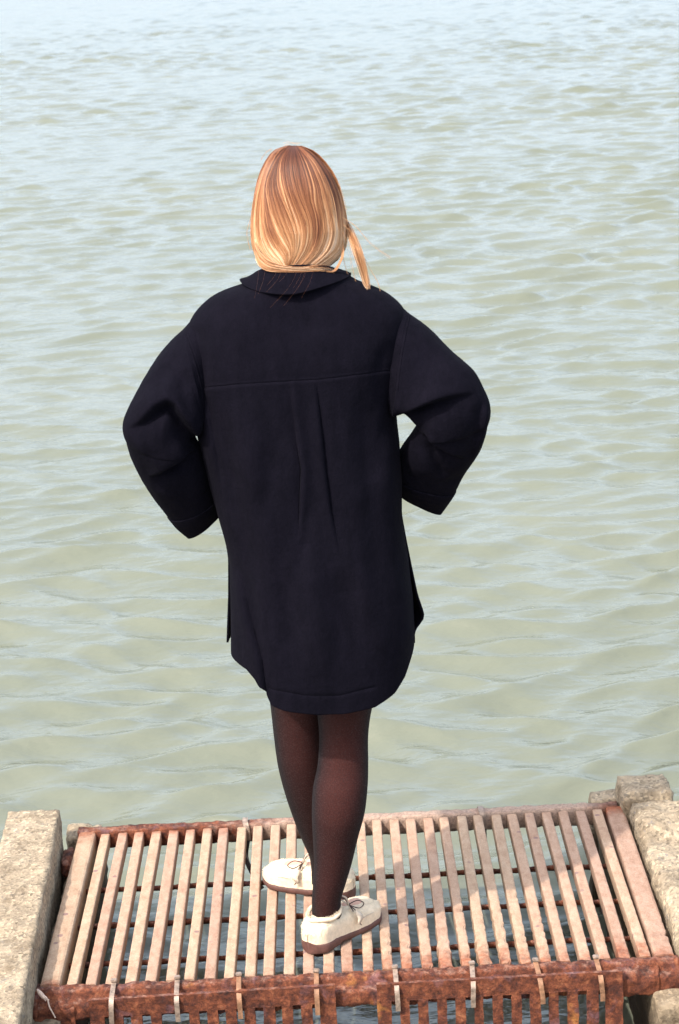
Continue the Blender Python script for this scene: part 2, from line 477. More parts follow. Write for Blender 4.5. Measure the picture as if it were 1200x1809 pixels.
rough_block('ledge', .600, .690, 3.74, 4.63, -.9, -.055, wr_, 9, rnd=.01)
rough_block('front_pier', .618, 1.15, 2.9, 3.735, -.9, -.085, wr_, 10, rnd=.03, amp=.008)

# ------------------------------------------------------------------ grate
GX0, GX1, GY0, GY1 = -.675, .658, 3.842, 4.592
grate = empty('rusty_grate', (0, 0, 0), 'long rusty steel bar grate bridging the two concrete walls', 'grate')
def bar_mesh(name, x0, x1, y0, y1, z0, z1, mat, parent, ny=40, corr=0.0, corr_at=lambda y: 0, wear=None, seed=0, bev=.003, along='y'):
    """bar with bevelled section, uneven edges and per-vertex wear, long axis y (or x)."""
    w, h = (x1-x0), (z1-z0)
    # section as closed ring (local u across, z up), extra points along the top
    b = min(bev, w*.25, h*.25)
    sec = [(0, z0), (0, z1-b), (b*.3, z1-b*.3), (b, z1), (w*.35, z1), (w*.65, z1), (w-b, z1), (w-b*.3, z1-b*.3), (w, z1-b), (w, z0)]
    sec = np.array(sec); ns = len(sec)
    t = np.linspace(0, 1, ny)
    V = np.zeros((ny, ns, 3)); W = np.zeros((ny, ns))
    for i, tt in enumerate(t):
        y = y0 + (y1-y0)*tt
        ca = corr*corr_at(tt)
        e1 = ca*max(0, noise.fractal(Vector((seed*7.3, y*55, 0)), 1, 2, 3)+.05)*2.6 if corr else 0
        e2 = ca*max(0, noise.fractal(Vector((seed*7.3+50, y*55, 0)), 1, 2, 3)+.05)*2.6 if corr else 0
        bow = .0012*math.sin(seed*2.1+tt*3)
        for j, (u, z) in enumerate(sec):
            x = x0+u
            side = 1 if u > w*.5 else -1
            ee = (e2 if side > 0 else e1)*(1 if j not in (4, 5) else .2)
            x -= side*ee*.35 if int(seed*10) % 3 else -side*ee*.3
            dz = .0011*noise.noise(Vector((x*70, y*45, seed)))
            V[i, j] = (x+bow, y, z+dz - (ee*.35 if z > z0 else 0))
            W[i, j] = wear(tt) if wear else 0
    V = V.reshape(-1, 3)
    Fq = [tuple(f) for f in grid_faces(ny, ns, True)]
    Fq.append(tuple(range(ns-1, -1, -1))); Fq.append(tuple((ny-1)*ns+k for k in range(ns)))
    if along == 'x': pass
    o = mesh_np(name, V, Fq, mat, parent, smooth=False)
    a = o.data.attributes.new('wear', 'FLOAT', 'POINT'); a.data.foreach_set('value', W.ravel().astype(np.float32))
    return o
NS = 30
for i in range(NS):
    xc = -.6095 + i*(.5935+.6095)/(NS-1) + random.uniform(-.0012, .0012)
    wd = .0232 + random.uniform(-.0012, .0008)
    mid = math.exp(-((i-20)/6.5)**2)
    right = 1 if i > 26 else 0
    lastw = .55 if i >= 28 else 0
    def wear(t, i=i, mid=mid, lw=lastw):
        near = max(0, 1-t/.16)
        far = max(0, 1-(1-t)/.10)*(1 if i < 8 else .35)
        return min(1, near*(.55+.45*mid) + far + lw*max(0, 1-t/.45) + .35*mid*max(0, 1-t/.4))
    bar_mesh('slat', xc-wd/2, xc+wd/2, GY0+.002+random.uniform(-.002, .002), GY1-.001, -.030, .0+random.uniform(-.001, .0015), M['slat'], grate,
             ny=54, corr=.003+.0048*mid, corr_at=lambda t, mid=mid: .12+(max(0, .6-t)*1.6)*(.2+mid), wear=wear, seed=i*1.37+.4)
bar_mesh('side_bar', -.676, -.633, GY0+.002, GY1+.004, -.047, .004, M['slat'], grate, ny=40, corr=.003, corr_at=lambda t: .3,
         wear=lambda t: max(0, 1-t/.08)*.9 + max(0, 1-(1-t)/.18)*1.1, seed=70.2, bev=.007)
bar_mesh('side_bar', .6135, .657, GY0+.002, GY1+.004, -.047, .004, M['slat'], grate, ny=50, corr=.012, corr_at=lambda t: max(0, .5-t)*1.2,
         wear=lambda t: max(0, 1-t/.12)*.9 + max(0, 1-(1-t)/.13)*1.3, seed=71.2, bev=.006)
def x_rail(name, x0, x1, prof, mat, nx=220, amp=.004, seed=0, slope=None, scale=45):
    """rail along x: prof = list of (y,z) points of the closed section."""
    prof = np.array(prof); n = len(prof)
    # densify the profile
    P = []
    for k in range(n):
        a, b2 = prof[k], prof[(k+1) % n]
        m = max(1, int(np.linalg.norm(b2-a)/.006))
        for q in range(m): P.append(a+(b2-a)*q/m)
    P = np.array(P); n = len(P); c = P.mean(0)
    xs = np.linspace(x0, x1, nx)
    V = np.zeros((nx, n, 3))
    for i, x in enumerate(xs):
        for j in range(n):
            y, z = P[j]
            nn = noise.fractal(Vector((x*scale, y*scale*1.2+seed, z*scale*1.2)), .9, 2., 4)
            nl = noise.noise(Vector((x*9+seed, 3.3, 0)))
            dy, dz = (y-c[0]), (z-c[1]); L = math.hypot(dy, dz)+1e-6
            dsp = amp*nn + amp*.6*nl
            V[i, j] = (x, y+dy/L*dsp, z+dz/L*dsp + (slope(x) if slope else 0))
    Fq = [tuple(f[::-1]) for f in grid_faces(nx, n, True)]
    Fq.append(tuple(range(n))); Fq.append(tuple((nx-1)*n+k for k in range(n-1, -1, -1)))
    return mesh_np(name, V.reshape(-1, 3), Fq, mat, grate, smooth=True)
x_rail('back_rail', GX0-.004, GX1-.012, [(GY1+.0015, -.040), (GY1+.0015, .001), (GY1+.004, .0055), (GY1+.028, .006), (GY1+.030, .002), (GY1+.030, -.040)], M['rail'], amp=.0028, seed=3)
x_rail('front_rail', GX0-.010, GX1+.004, [(GY0+.001, -.045), (GY0+.001, -.003), (GY0-.004, .001), (GY0-.020, .000), (GY0-.024, -.006), (GY0-.024, -.018), (GY0-.040, -.022), (GY0-.043, -.028), (GY0-.043, -.056), (GY0-.036, -.058)],
       M['rust'], nx=260, amp=.0045, seed=9)
x_rail('rail_end', GX1-.135, GX1-.042, [(GY0-.0455, -.064), (GY0-.0475, -.052), (GY0-.0475, -.026), (GY0-.040, -.012), (GY0-.026, -.006), (GY0-.024, -.02), (GY0-.030, -.066)], M['rust'], nx=40, amp=.006, seed=19)
x_rail('rail_end', GX0-.014, GX0+.075, [(GY0-.0465, -.070), (GY0-.0475, -.052), (GY0-.0475, -.032), (GY0-.040, -.024), (GY0-.026, -.020), (GY0-.024, -.03), (GY0-.030, -.072)], M['rust'], nx=40, amp=.005, seed=23)
for yy in (3.990, 4.168, 4.348):
    xs = np.linspace(-.634, .615, 140)
    P = np.stack([xs, yy+.0012*np.sin(xs*9+yy), -.033+.001*np.sin(xs*31)], -1)
    rad = .0065 + .0022*np.array([noise.fractal(Vector((x*60, yy*9, 0)), 1, 2, 3) for x in xs])
    V, Fq = tubes([P], [rad], 7)
    mesh_np('cross_rod', V, Fq, M['rust'], grate)
# rusted brackets on the left ledge between bar and wall
def lump(name, cx, cy, cz, sx, sy, sz, mat, parent, seed, amp=.25):
    bm = bmesh.new(); bmesh.ops.create_icosphere(bm, subdivisions=4, radius=1)
    for v in bm.verts:
        n = noise.fractal(v.co*1.6+Vector((seed, 0, 0)), 1, 2, 4)
        v.co = v.co*(1+amp*n); c = v.co
        v.co = Vector((math.copysign(abs(c.x)**.7, c.x)*sx+cx, math.copysign(abs(c.y)**.7, c.y)*sy+cy, math.copysign(abs(c.z)**.7, c.z)*sz+cz))
    return bm_obj(name, bm, mat, parent, True)
lump('bracket', -.693, 4.50, -.028, .016, .055, .02, M['rust'], grate, 3)
lump('bracket', -.690, 3.84, -.03, .018, .05, .025, M['rust'], grate, 5)

# ------------------------------------------------------------------ hanging comb panels
def comb(xpx0, xpx1, teeth, ytop0, ytop1, label, seed):
    YC = GY0-.0545
    a = ony(xpx0, ytop0, YC); b = ony(xpx1, ytop1, YC)
    th = .009
    t = empty('comb_panel', (0, 0, 0), label, 'grille panel', 'rusty comb panels hanging from the front rail')
    zt0, zt1 = a[2], b[2]
    def ztop(x): return zt0 + (zt1-zt0)*(x-a[0])/(b[0]-a[0])
    band = .040
    def plate(name, x0, x1, zf0, zf1, nx, nz, sd):
        xs = np.linspace(x0, x1, nx); tz = np.linspace(0, 1, nz)
        V = []
        for s in (0, 1):
            for x in xs:
                for q in tz:
                    z = zf0(x) + (zf1(x)-zf0(x))*q
                    n1 = noise.fractal(Vector((x*70, z*70, sd)), 1, 2, 4)
                    edge = (x == xs[0] or x == xs[-1])
                    nx_ = .0016*noise.noise(Vector((sd, z*60, x*30))) if edge else 0
                    y = YC - (th/2 + .0014*n1 if s == 0 else -th/2)
                    V.append((x+nx_, y, z + (.0012*n1 if q in (0.0,) else 0)))
        m = nx*nz
        f = [tuple(q) for q in grid_faces(nx, nz)] + [tuple(q[::-1]) for q in grid_faces(nx, nz, False, m)]
        rim = [i*nz for i in range(nx)] + [(nx-1)*nz+j for j in range(1, nz)] + [i*nz+nz-1 for i in range(nx-2, -1, -1)] + [j for j in range(nz-2, 0, -1)]
        for i in range(len(rim)):
            p, q = rim[i], rim[(i+1) % len(rim)]
            f.append((q, p, p+m, q+m))
        return mesh_np(name, V, f, M['rust'], t, smooth=False)
    plate('top_plate', a[0], b[0], ztop, lambda x: ztop(x)-band, 110, 9, seed)
    for k, (p, q) in enumerate(teeth):
        yl = 1795 if xpx0 < 600 else 1785
        x0 = ony(p, yl, YC)[0]; x1 = ony(q, yl, YC)[0]
        if k == 0: x0 = a[0]
        if k == len(teeth)-1: x1 = b[0]
        plate('tooth', x0, x1, lambda x: ztop(x)-band+.0005, lambda x: -.34, 5, 34, seed+k*3.7+1)
    return t
comb(157, 592, [(157, 185), (197, 218), (232, 252), (267, 286), (335, 353), (367, 386), (400, 419), (432, 452), (466, 487), (499, 518), (533, 553), (566, 594)],
     1766, 1739, 'rusty comb panel hanging under the left half of the front rail, one tooth missing', 11)
comb(665, 1100, [(665, 692), (707, 724), (739, 757), (773, 790), (805, 823), (838, 854), (871, 889), (904, 922), (937, 956), (970, 987), (1003, 1022), (1037, 1058), (1070, 1099)],
     1738, 1714, 'rusty comb panel hanging under the right half of the front rail, all teeth kept', 31)

# ------------------------------------------------------------------ strap clips
def ribbon(name, pts, width, mat, parent, thick=.0016, n=28, lean=0.0):
    P = catmull(np.array(pts), n)
    T = np.gradient(P, axis=0); T /= np.linalg.norm(T, axis=1)[:, None]+1e-9
    S = np.tile(np.array([1.0, 0, 0]), (n, 1)); S -= (S*T).sum(1)[:, None]*T; S /= np.linalg.norm(S, axis=1)[:, None]
    Nn = np.cross(T, S)
    w = width/2
    ring = np.stack([P-S*w-Nn*thick/2, P+S*w-Nn*thick/2, P+S*w+Nn*thick/2, P-S*w+Nn*thick/2], 1)
    V = ring.reshape(-1, 3); f = [tuple(q) for q in grid_faces(n, 4, True)] + [(3, 2, 1, 0), tuple((n-1)*4+k for k in range(4))]
    return mesh_np(name, V, f, mat, parent, smooth=False)
clip_info = [
    (200, 1745, -.004, 'steel', 'bent steel strap clip at the leftmost end of the left comb panel'),
    (313, 1734, .001, 'steel', 'straight steel strap clip above the missing tooth of the left comb panel'),
    (422, 1729, .002, 'strap_rust', 'rust browned strap clip on the front rail midway along the left comb panel'),
    (559, 1721, .000, 'strap_rust', 'rusty strap clip on the front rail just below the cream shoe heel'),
    (698, 1711, .002, 'steel', 'shiny topped strap clip at the left end of the right comb panel'),
    (834, 1705, -.003, 'steel', 'pale strap clip, second from the left on the right comb panel'),
    (946, 1700, .009, 'strap_rust', 'leaning strap clip with yellowed tip, third along the right comb panel'),
    (1053, 1694, .006, 'strap_rust', 'rust tipped strap clip closest to the right end of the front rail')]
for k, (px, py, ln, mt, lab) in enumerate(clip_info):
    p = onz(px, py+3, .004)
    x = p[0]
    t = empty('strap_clip', (0, 0, 0), lab, 'clip', 'strap clips along the front rail')
    ribbon('strap', [(x, GY0-.001, .010), (x, GY0-.012, .0085), (x+ln*.2, GY0-.030, .004), (x+ln*.4, GY0-.054, -.002), (x+ln*.6, GY0-.0665, -.014), (x+ln*.8, GY0-.0675, -.030), (x+ln, GY0-.0675, -.045), (x+ln, GY0-.066, -.060)], .0100, M[mt], t)
    bm = bmesh.new()
    bmesh.ops.create_cube(bm, size=1, matrix=Matrix.Translation((x, GY0-.010, .0125)) @ Matrix.Rotation(R(8*(k % 3-1)), 4, 'Z') @ Matrix.Diagonal((.0130, .012, .005, 1)))
    bmesh.ops.bevel(bm, geom=bm.edges[:], offset=.0014, segments=2, affect='EDGES')
    bm_obj('buckle', bm, M['steel'], t)
for px, py, lab, cut in ((433, 1458, 'bent grey strap looped over the far rail behind the left half of the grate', 1), (851, 1437, 'white strap end looped over the far rail on the right half of the grate', 0)):
    p = onz(px, py, .008); x = p[0]
    t = empty('rail_strap', (0, 0, 0), lab, 'strap', 'straps looped over the far rail')
    ribbon('strap', [(x-.002, GY1+.036, -.02), (x-.001, GY1+.032, .006), (x, GY1+.026, .0105), (x, GY1+.006, .010), (x+.003, GY1-.004, .000), (x+.006, GY1-.006, -.035)], .013, M['steel'], t)
    if cut:
        ribbon('strap_tail', [(x+.004, GY1-.006, -.034), (x-.002, GY1-.02, -.07), (x+.010, GY1-.04, -.10), (x+.035, GY1-.06, -.14)], .012, M['strap_dark'], t)
    else:
        ribbon('strap_tail', [(x+.006, GY1-.006, -.034), (x+.006, GY1-.008, -.07), (x+.006, GY1-.010, -.10)], .010, M['strap_dark'], t)
# frayed cord at the left end of the front rail
cp = [ony(66, 1748, GY0-.03), ony(76, 1760, GY0-.045), ony(84, 1766, GY0-.052), ony(87, 1777, GY0-.054), ony(92, 1787, GY0-.056), ony(98, 1798, GY0-.057)]
pc = catmull(np.array(cp), 24)
rr = np.interp(np.linspace(0, 1, 24), [0, .12, .3, .4, 1], [.002, .0055, .004, .0018, .0016])
paths, rads = [pc], [rr]
for k in range(5):
    paths.append(pc[:10] + np.array([.004*math.sin(k*2), -.002, .004*math.cos(k*2)])*np.linspace(0, 1, 10)[:, None]); rads.append(np.full(10, .0009))
V, Fq = tubes(paths, rads, 6)
tag(mesh_np('frayed_cord', V, Fq, M['cord']), 'short frayed pale cord dangling at the left end of the front rail', 'cord')

# ==================================================================== the woman
PY = 4.0
person = empty('person', (-.06, 4.06, 0), 'blonde woman in an oversized black coat standing on the grate with hands on hips', 'person')
PL = np.array((-.06, 4.06, 0.0))
def pmesh(name, V, Fq, mat, parent=person, **kw):
    return mesh_np(name, keep_world(PL, V), Fq, mat, parent, **kw)

def zof(py, y=PY): return ony(565, py, y)[2]
def prof(pts, y=PY):
    """pts (px,py) -> arrays z, x sorted by z ascending"""
    a = np.array([ony(p[0], p[1], y) for p in pts]); i = np.argsort(a[:, 2]); return a[i, 2], a[i, 0]
# silhouette of the coat body, photograph pixels
Lz, Lx = prof([(470, 488), (440, 505), (405, 514), (384, 522), (367, 534), (350, 551), (338, 570), (334, 600), (339, 640), (349, 690), (350, 730), (353, 770), (366, 820), (374, 855), (388, 905), (401, 950), (409, 985), (412, 1050), (412, 1300)])
Rz, Rx = prof([(600, 478), (628, 500), (660, 510), (683, 521), (706, 540), (715, 556), (716, 580), (711, 620), (702, 660), (695, 705), (697, 735), (702, 780), (706, 850), (706, 905), (712, 950), (718, 985), (724, 1050), (727, 1115), (727, 1300)])
LFz, LFx = prof([(470, 488), (440, 505), (405, 514), (384, 522), (367, 534), (350, 551), (338, 570), (334, 600), (339, 640), (349, 690), (350, 730), (353, 770), (366, 820), (374, 855), (388, 905), (401, 950), (407, 985), (407, 1050), (404, 1135), (404, 1300)])
RFz, RFx = prof([(600, 478), (628, 500), (660, 510), (683, 521), (706, 540), (715, 556), (716, 580), (711, 620), (702, 660), (695, 705), (697, 735), (702, 780), (706, 850), (706, 905), (714, 950), (724, 1000), (735, 1052), (748, 1090), (730, 1112), (728, 1300)])
ZT = zof(484)
depz = np.array([.3, .52, .70, .85, 1.0, 1.15, 1.27, 1.33, 1.39, 1.43, 1.455, 1.48])
depb = np.array([.150, .150, .150, .138, .128, .124, .122, .112, .092, .070, .056, .048])
hx = [(412, 1150), (430, 1175), (447, 1193), (462, 1220), (475, 1243), (500, 1252), (560, 1260), (600, 1259), (655, 1246), (690, 1222), (708, 1195), (722, 1150), (727, 1112)]
hem_b = np.array([ony(p[0], p[1], PY-.15*(1-abs((p[0]-570)/158.)**2.6)**.5 if abs(p[0]-570) < 158 else PY) for p in hx])
hem_f = np.array([ony(p[0], p[1], PY) for p in [(404, 1135), (420, 1150), (470, 1185), (570, 1195), (680, 1190), (715, 1150), (735, 1108), (748, 1088)]])

def seg_dist(qx, qy, line):
    best = np.full(qx.shape, 1e9); side = np.zeros(qx.shape); tt = np.zeros(qx.shape)
    n = len(line)-1
    for k in range(n):
        ax, ay = line[k]; bx, by = line[k+1]
        dx, dy = bx-ax, by-ay; L2 = dx*dx+dy*dy
        t = np.clip(((qx-ax)*dx+(qy-ay)*dy)/L2, 0, 1)
        ex, ey = qx-(ax+t*dx), qy-(ay+t*dy)
        d = np.hypot(ex, ey); m = d < best
        best = np.where(m, d, best); s = np.sign(dx*ey-dy*ex)
        side = np.where(m, s, side); tt = np.where(m, (k+t)/n, tt)
    return best, side, tt
def creases(V, push, lines):
    """push = unit direction to move along (outwards). lines: (polyline, width_px, depth_m, kind, fade)"""
    qx, qy = project(V); d = np.zeros(len(V))
    for line, w, dep, kind, fade in lines:
        dist, side, t = seg_dist(qx, qy, line)
        f = np.exp(-(dist/w)**2)
        env = np.ones_like(t)
        if 'y' in fade: env *= (qy > line[0][1]+1)*(.12+.88*np.clip((qy-line[0][1])/110, 0, 1))
        if 'e' in fade: env *= np.clip((1-t)/.35, 0, 1)
        if 's' in fade: env *= np.clip(t/.25, 0, 1)
        if kind == 'v': d -= dep*f*env
        elif kind == 'r': d += dep*f*env
        elif kind == 's':   # step: one side rolls out over the other
            sd = side*dist
            d += dep*env*(np.tanh(sd/(w*.17))*np.exp(-(sd/(w*1.9))**2))
    return V + push*d[:, None]

def smooth_tab(x, y, sig):
    g = np.linspace(x[0], x[-1], 900); v = np.interp(g, x, y); n = max(1, int(sig/(g[1]-g[0])*3))
    k = np.exp(-np.linspace(-3, 3, 2*n+1)**2/2); k /= k.sum()
    return g, np.convolve(np.pad(v, n, mode='edge'), k, 'valid')
def slope_keep(x, y, sig):
    return smooth_tab(x, y, sig)
depz, depb = smooth_tab(depz, depb, .022)
Lz, Lx = smooth_tab(Lz, Lx, .006); Rz, Rx = smooth_tab(Rz, Rx, .006)
LFz, LFx = smooth_tab(LFz, LFx, .006); RFz, RFx = smooth_tab(RFz, RFx, .006)
def coat_sheet(front):
    NU, NV = (260, 560) if not front else (90, 120)
    u = np.linspace(0, 1, NU); s = np.sin(math.pi*(u-.5))
    lz, lx, rz, rx = (LFz, LFx, RFz, RFx) if front else (Lz, Lx, Rz, Rx)
    v = np.linspace(0, 1, NV)**1.35
    hem = hem_f if front else hem_b
    V = np.zeros((NV, NU, 3))
    xl0, xr0 = lx[0], rx[0]
    xs_h = xl0 + (s+1)/2*(xr0-xl0)
    hz = np.interp(xs_h, hem[:, 0], hem[:, 2])
    for i in range(NV):
        z = ZT + (hz-ZT)*v[i]
        a = np.interp(z, lz, lx); b = np.interp(z, rz, rx)
        x = a + (s+1)/2*(b-a)
        d = np.interp(z, depz, depb)
        f = (1-np.abs(s)**3.0)**.5
        y = PY + (d*1.0*f if front else -d*f)
        V[i, :, 0], V[i, :, 1], V[i, :, 2] = x, y, z
    V = V.reshape(-1, 3)
    S = np.tile(s, NV)
    push = np.stack([S*.55, (1 if front else -1)*(1-np.abs(S)**3)+0*S, 0*S], -1)
    push /= np.linalg.norm(push, axis=1)[:, None]+1e-9
    nz = noise3(V, (7, 4, 2.2), 3.0 + front, 2); n2 = noise3(V, (18, 8, 6), 8.0, 2)
    zz = V[:, 2]
    drape = np.clip((1.20-zz)/.35, 0, 1)
    V = V + push*((.008*nz*(.35+drape) + .0025*n2)*(1-np.abs(S)**6))[:, None]
    if not front:
        # hanging folds below the yoke
        V = creases(V, push, [
            ([(352, 686), (430, 678), (515, 673), (560, 671), (640, 661), (700, 653)], 2.0, .0040, 'v', ''),
            ([(352, 683), (430, 675), (515, 670), (560, 668), (640, 658), (700, 650)], 6, .0012, 's', ''),
            ([(515, 675), (524, 745), (535, 830), (532, 900), (528, 960)], 7, -.0055, 's', 'ey'),
            ([(514, 675), (523, 745), (534, 830)], 2.5, .0025, 'r', 'ey'),
            ([(557, 673), (566, 760), (573, 830), (582, 900), (600, 985)], 7, .0055, 's', 'ey'),
            ([(559, 673), (567, 760), (574, 830), (582, 900)], 2.5, .0025, 'v', 'ey'),
            ([(536, 690), (548, 800), (556, 930)], 12, .001, 'v', 'ey'),
            ([(600, 1000), (618, 1090), (640, 1180)], 26, .008, 'v', 'se'),
            ([(545, 960), (560, 1080), (575, 1230)], 30, .010, 'r', 'se'),
            ([(395, 700), (400, 780), (420, 900), (455, 1050)], 16, .007, 'v', 'se'),
            ([(430, 705), (445, 830), (470, 960), (490, 1150)], 20, .007, 'r', 'se'),
            ([(640, 690), (648, 800), (655, 930), (672, 1060)], 18, .006, 'v', 'se'),
            ([(675, 760), (680, 850), (690, 960)], 14, .006, 'r', 'se'),
            ([(423, 1005), (440, 1090), (460, 1165), (470, 1243)], 9, .006, 's', 's'),
            ([(690, 1000), (708, 1060), (712, 1120), (700, 1190)], 16, .006, 'r', 'se'),
            ([(500, 720), (480, 850), (440, 960)], 18, .004, 'v', 'se'),
            ([(478, 1217), (540, 1228), (600, 1228), (660, 1213)], 3, .0020, 'v', ''),
            ([(350, 590), (362, 640), (372, 690)], 14, .005, 'v', 'e'),
            ([(685, 600), (668, 660), (672, 730)], 14, .006, 'v', 'se'),
            ([(470, 520), (440, 560), (410, 640)], 26, .004, 'r', 'se'),
            ([(366, 700), (372, 760), (392, 860)], 7, .005, 's', 'se'),
            ([(695, 700), (676, 770), (660, 850)], 12, .004, 'v', 'se'),
            ([(400, 790), (460, 840), (520, 870)], 22, .003, 'r', 'se'),
            ([(704, 820), (650, 870), (600, 900)], 22, .003, 'r', 'se'),
            ([(420, 985), (450, 1060), (455, 1120)], 10, .004, 'v', 'se'),
            ([(500, 1000), (510, 1100), (505, 1200)], 20, .006, 'v', 'se'),
            ([(620, 960), (650, 1060), (655, 1150)], 18, .005, 'r', 'se'),
            ([(545, 860), (540, 960), (520, 1050)], 14, .004, 'v', 'se'),
            ([(480, 560), (560, 575), (640, 560)], 20, .003, 'v', 'se'),
        ])
    else:
        # button placket overlap down the front
        m = np.abs(V[:, 0]-(-.055)) < .018
        V[m, 1] += .005
    return V, grid_faces(NV, NU)[:, ::-1] if front else grid_faces(NV, NU)

def add_solidify(o, t=.004, off=-1):
    m = o.modifiers.new('thickness', 'SOLIDIFY'); m.thickness = t; m.offset = off
Vb, Fb = coat_sheet(False); Vf, Ff = coat_sheet(True)
coat = pmesh('coat', np.concatenate([Vb, Vf]), np.concatenate([Fb, Ff+len(Vb)]), M['wool'])
w = coat.modifiers.new('weld', 'WELD'); w.merge_threshold = .0012
add_solidify(coat, .0045)
def cmesh(name, V, Fq, mat, **kw):
    return mesh_np(name, keep_world(PL, V), Fq, mat, coat, **kw)

def seam(name, line, y0, r=.0016, mat='wool'):
    pass

def sleeve(name, st, folds, cuffy, seed, cuffpart):
    """st rows: (ax, ay, bx, by, depth_y, r_depth)"""
    A = np.array([ony(s[0], s[1], s[4]) for s in st]); B = np.array([ony(s[2], s[3], s[4]) for s in st])
    rd = np.array([[s[5]] for s in st])
    n = 220
    Q = catmull(np.concatenate([A, B, rd], 1), n)
    A, B, rd = Q[:, :3], Q[:, 3:6], Q[:, 6]
    C = (A+B)/2; H_ = (B-A)/2
    T = np.gradient(C, axis=0); T /= np.linalg.norm(T, axis=1)[:, None]
    D = np.cross(T, H_); D /= np.linalg.norm(D, axis=1)[:, None]
    # keep the depth axis mostly along y so that rings do not flip at the elbow
    D = np.where((D[:, 1] > 0)[:, None], -D, D)
    D[:, 1] -= .6; D -= (D*(H_/np.linalg.norm(H_, axis=1)[:, None])).sum(1)[:, None]*(H_/np.linalg.norm(H_, axis=1)[:, None])
    D /= np.linalg.norm(D, axis=1)[:, None]
    m = 120; an = np.arange(m)*2*math.pi/m
    ca, sa = np.cos(an), np.sin(an)
    ca = np.sign(ca)*np.abs(ca)**.92; sa = np.sign(sa)*np.abs(sa)**.92
    V = C[:, None]+ca[None, :, None]*H_[:, None]+(sa[None, :]*rd[:, None])[..., None]*D[:, None]
    push = (V-C[:, None]); push /= np.linalg.norm(push, axis=2)[..., None]
    V = V.reshape(-1, 3); push = push.reshape(-1, 3)
    nz = noise3(V, (9, 9, 9), seed, 2); n2 = noise3(V, (24, 24, 24), seed+4, 2)
    edge = np.abs(np.tile(ca, n))
    V = V + push*((.006*nz+.002*n2)*(1-.7*edge**4))[:, None]
    back = np.tile(np.clip(sa*1.6, 0, 1), n)
    V2 = creases(V, push, folds)
    V = V + (V2-V)*back[:, None]*(1-edge**8)[:, None]
    Fq = grid_faces(n, m, True)
    ncut = int(n*.90)
    o = cmesh(name, V[:(ncut+1)*m], Fq[:ncut*m], M['wool'])
    bm = bmesh.new(); bm.from_mesh(o.data); bmesh.ops.recalc_face_normals(bm, faces=bm.faces); bm.to_mesh(o.data); bm.free()
    add_solidify(o, .004)
    # cuff: slightly wider band at the wrist
    Vc = V[ncut*m:] + push[ncut*m:]*.0022
    o2 = cmesh('cuff', Vc, grid_faces(n-ncut, m, True), M['wool'])
    bm = bmesh.new(); bm.from_mesh(o2.data); bmesh.ops.recalc_face_normals(bm, faces=bm.faces); bm.to_mesh(o2.data); bm.free()
    add_solidify(o2, .0045)
    return C, rd
right_st = [(640, 560, 640, 700, 4.0, .03), (690, 534, 670, 722, 4.0, .058), (724, 555, 697, 733, 3.995, .082), (757, 581, 707, 733, 3.985, .084), (796, 619, 715, 731, 3.97, .080), (836, 654, 723, 738, 3.955, .074),
            (858, 692, 731, 747, 3.95, .070), (866, 716, 737, 753, 3.95, .066), (863, 736, 736, 756, 3.96, .062), (855, 775, 727, 767, 3.98, .060), (842, 805, 714, 786, 4.0, .058), (821, 837, 700, 810, 4.03, .054), (800, 876, 692, 840, 4.055, .044), (779, 907, 699, 866, 4.07, .024)]
fr = [([(700, 733), (730, 725), (750, 717), (773, 708), (797, 702), (840, 694)], 13, -.016, 's', 'e'),
      ([(705, 736), (735, 727), (755, 719), (785, 709)], 5, .006, 'v', 'e'),
      ([(745, 762), (770, 785), (798, 802), (820, 811)], 11, -.013, 's', 'se'),
      ([(748, 780), (764, 812), (778, 830), (790, 845)], 8, .010, 'v', 'se'),
      ([(760, 590), (750, 650), (730, 700)], 22, .004, 'v', 'se'),
      ([(858, 700), (850, 760), (830, 820)], 9, -.006, 's', 'se'),
      ([(822, 838), (800, 850), (780, 862)], 8, .005, 'v', 'se')]
sleeve('sleeve', right_st, fr, 0, 21.0, None)
left_st = [(420, 560, 420, 700, 4.0, .03), (360, 552, 386, 730, 4.0, .058), (323, 584, 362, 750, 3.995, .082), (300, 608, 350, 762, 3.985, .084), (276, 639, 342, 770, 3.97, .080), (250, 678, 337, 774, 3.955, .074),
           (228, 718, 337, 776, 3.95, .070), (217, 748, 338, 778, 3.95, .066), (222, 770, 343, 780, 3.96, .062), (231, 802, 352, 788, 3.98, .060), (247, 837, 364, 812, 4.0, .058), (273, 880, 378, 848, 4.03, .054), (305, 920, 387, 878, 4.055, .044), (333, 947, 392, 903, 4.07, .024)]
fl = [([(347, 774), (325, 745), (306, 717), (295, 712), (278, 721), (252, 745), (226, 758)], 14, .017, 's', 'e'),
      ([(325, 750), (304, 722), (294, 718), (275, 730), (250, 752)], 9, .007, 'v', 'e'),
      ([(348, 795), (322, 808), (300, 823), (284, 836), (264, 844)], 12, .015, 's', 'se'),
      ([(335, 812), (305, 830), (280, 846)], 7, .006, 'v', 'se'),
      ([(340, 810), (330, 850), (322, 880)], 14, .005, 'v', 'se'),
      ([(330, 650), (322, 690), (335, 740)], 12, .005, 'v', 'se'),
      ([(320, 610), (290, 650), (270, 690)], 20, .004, 'v', 'se')]
sleeve('sleeve', left_st, fl, 0, 33.0, None)

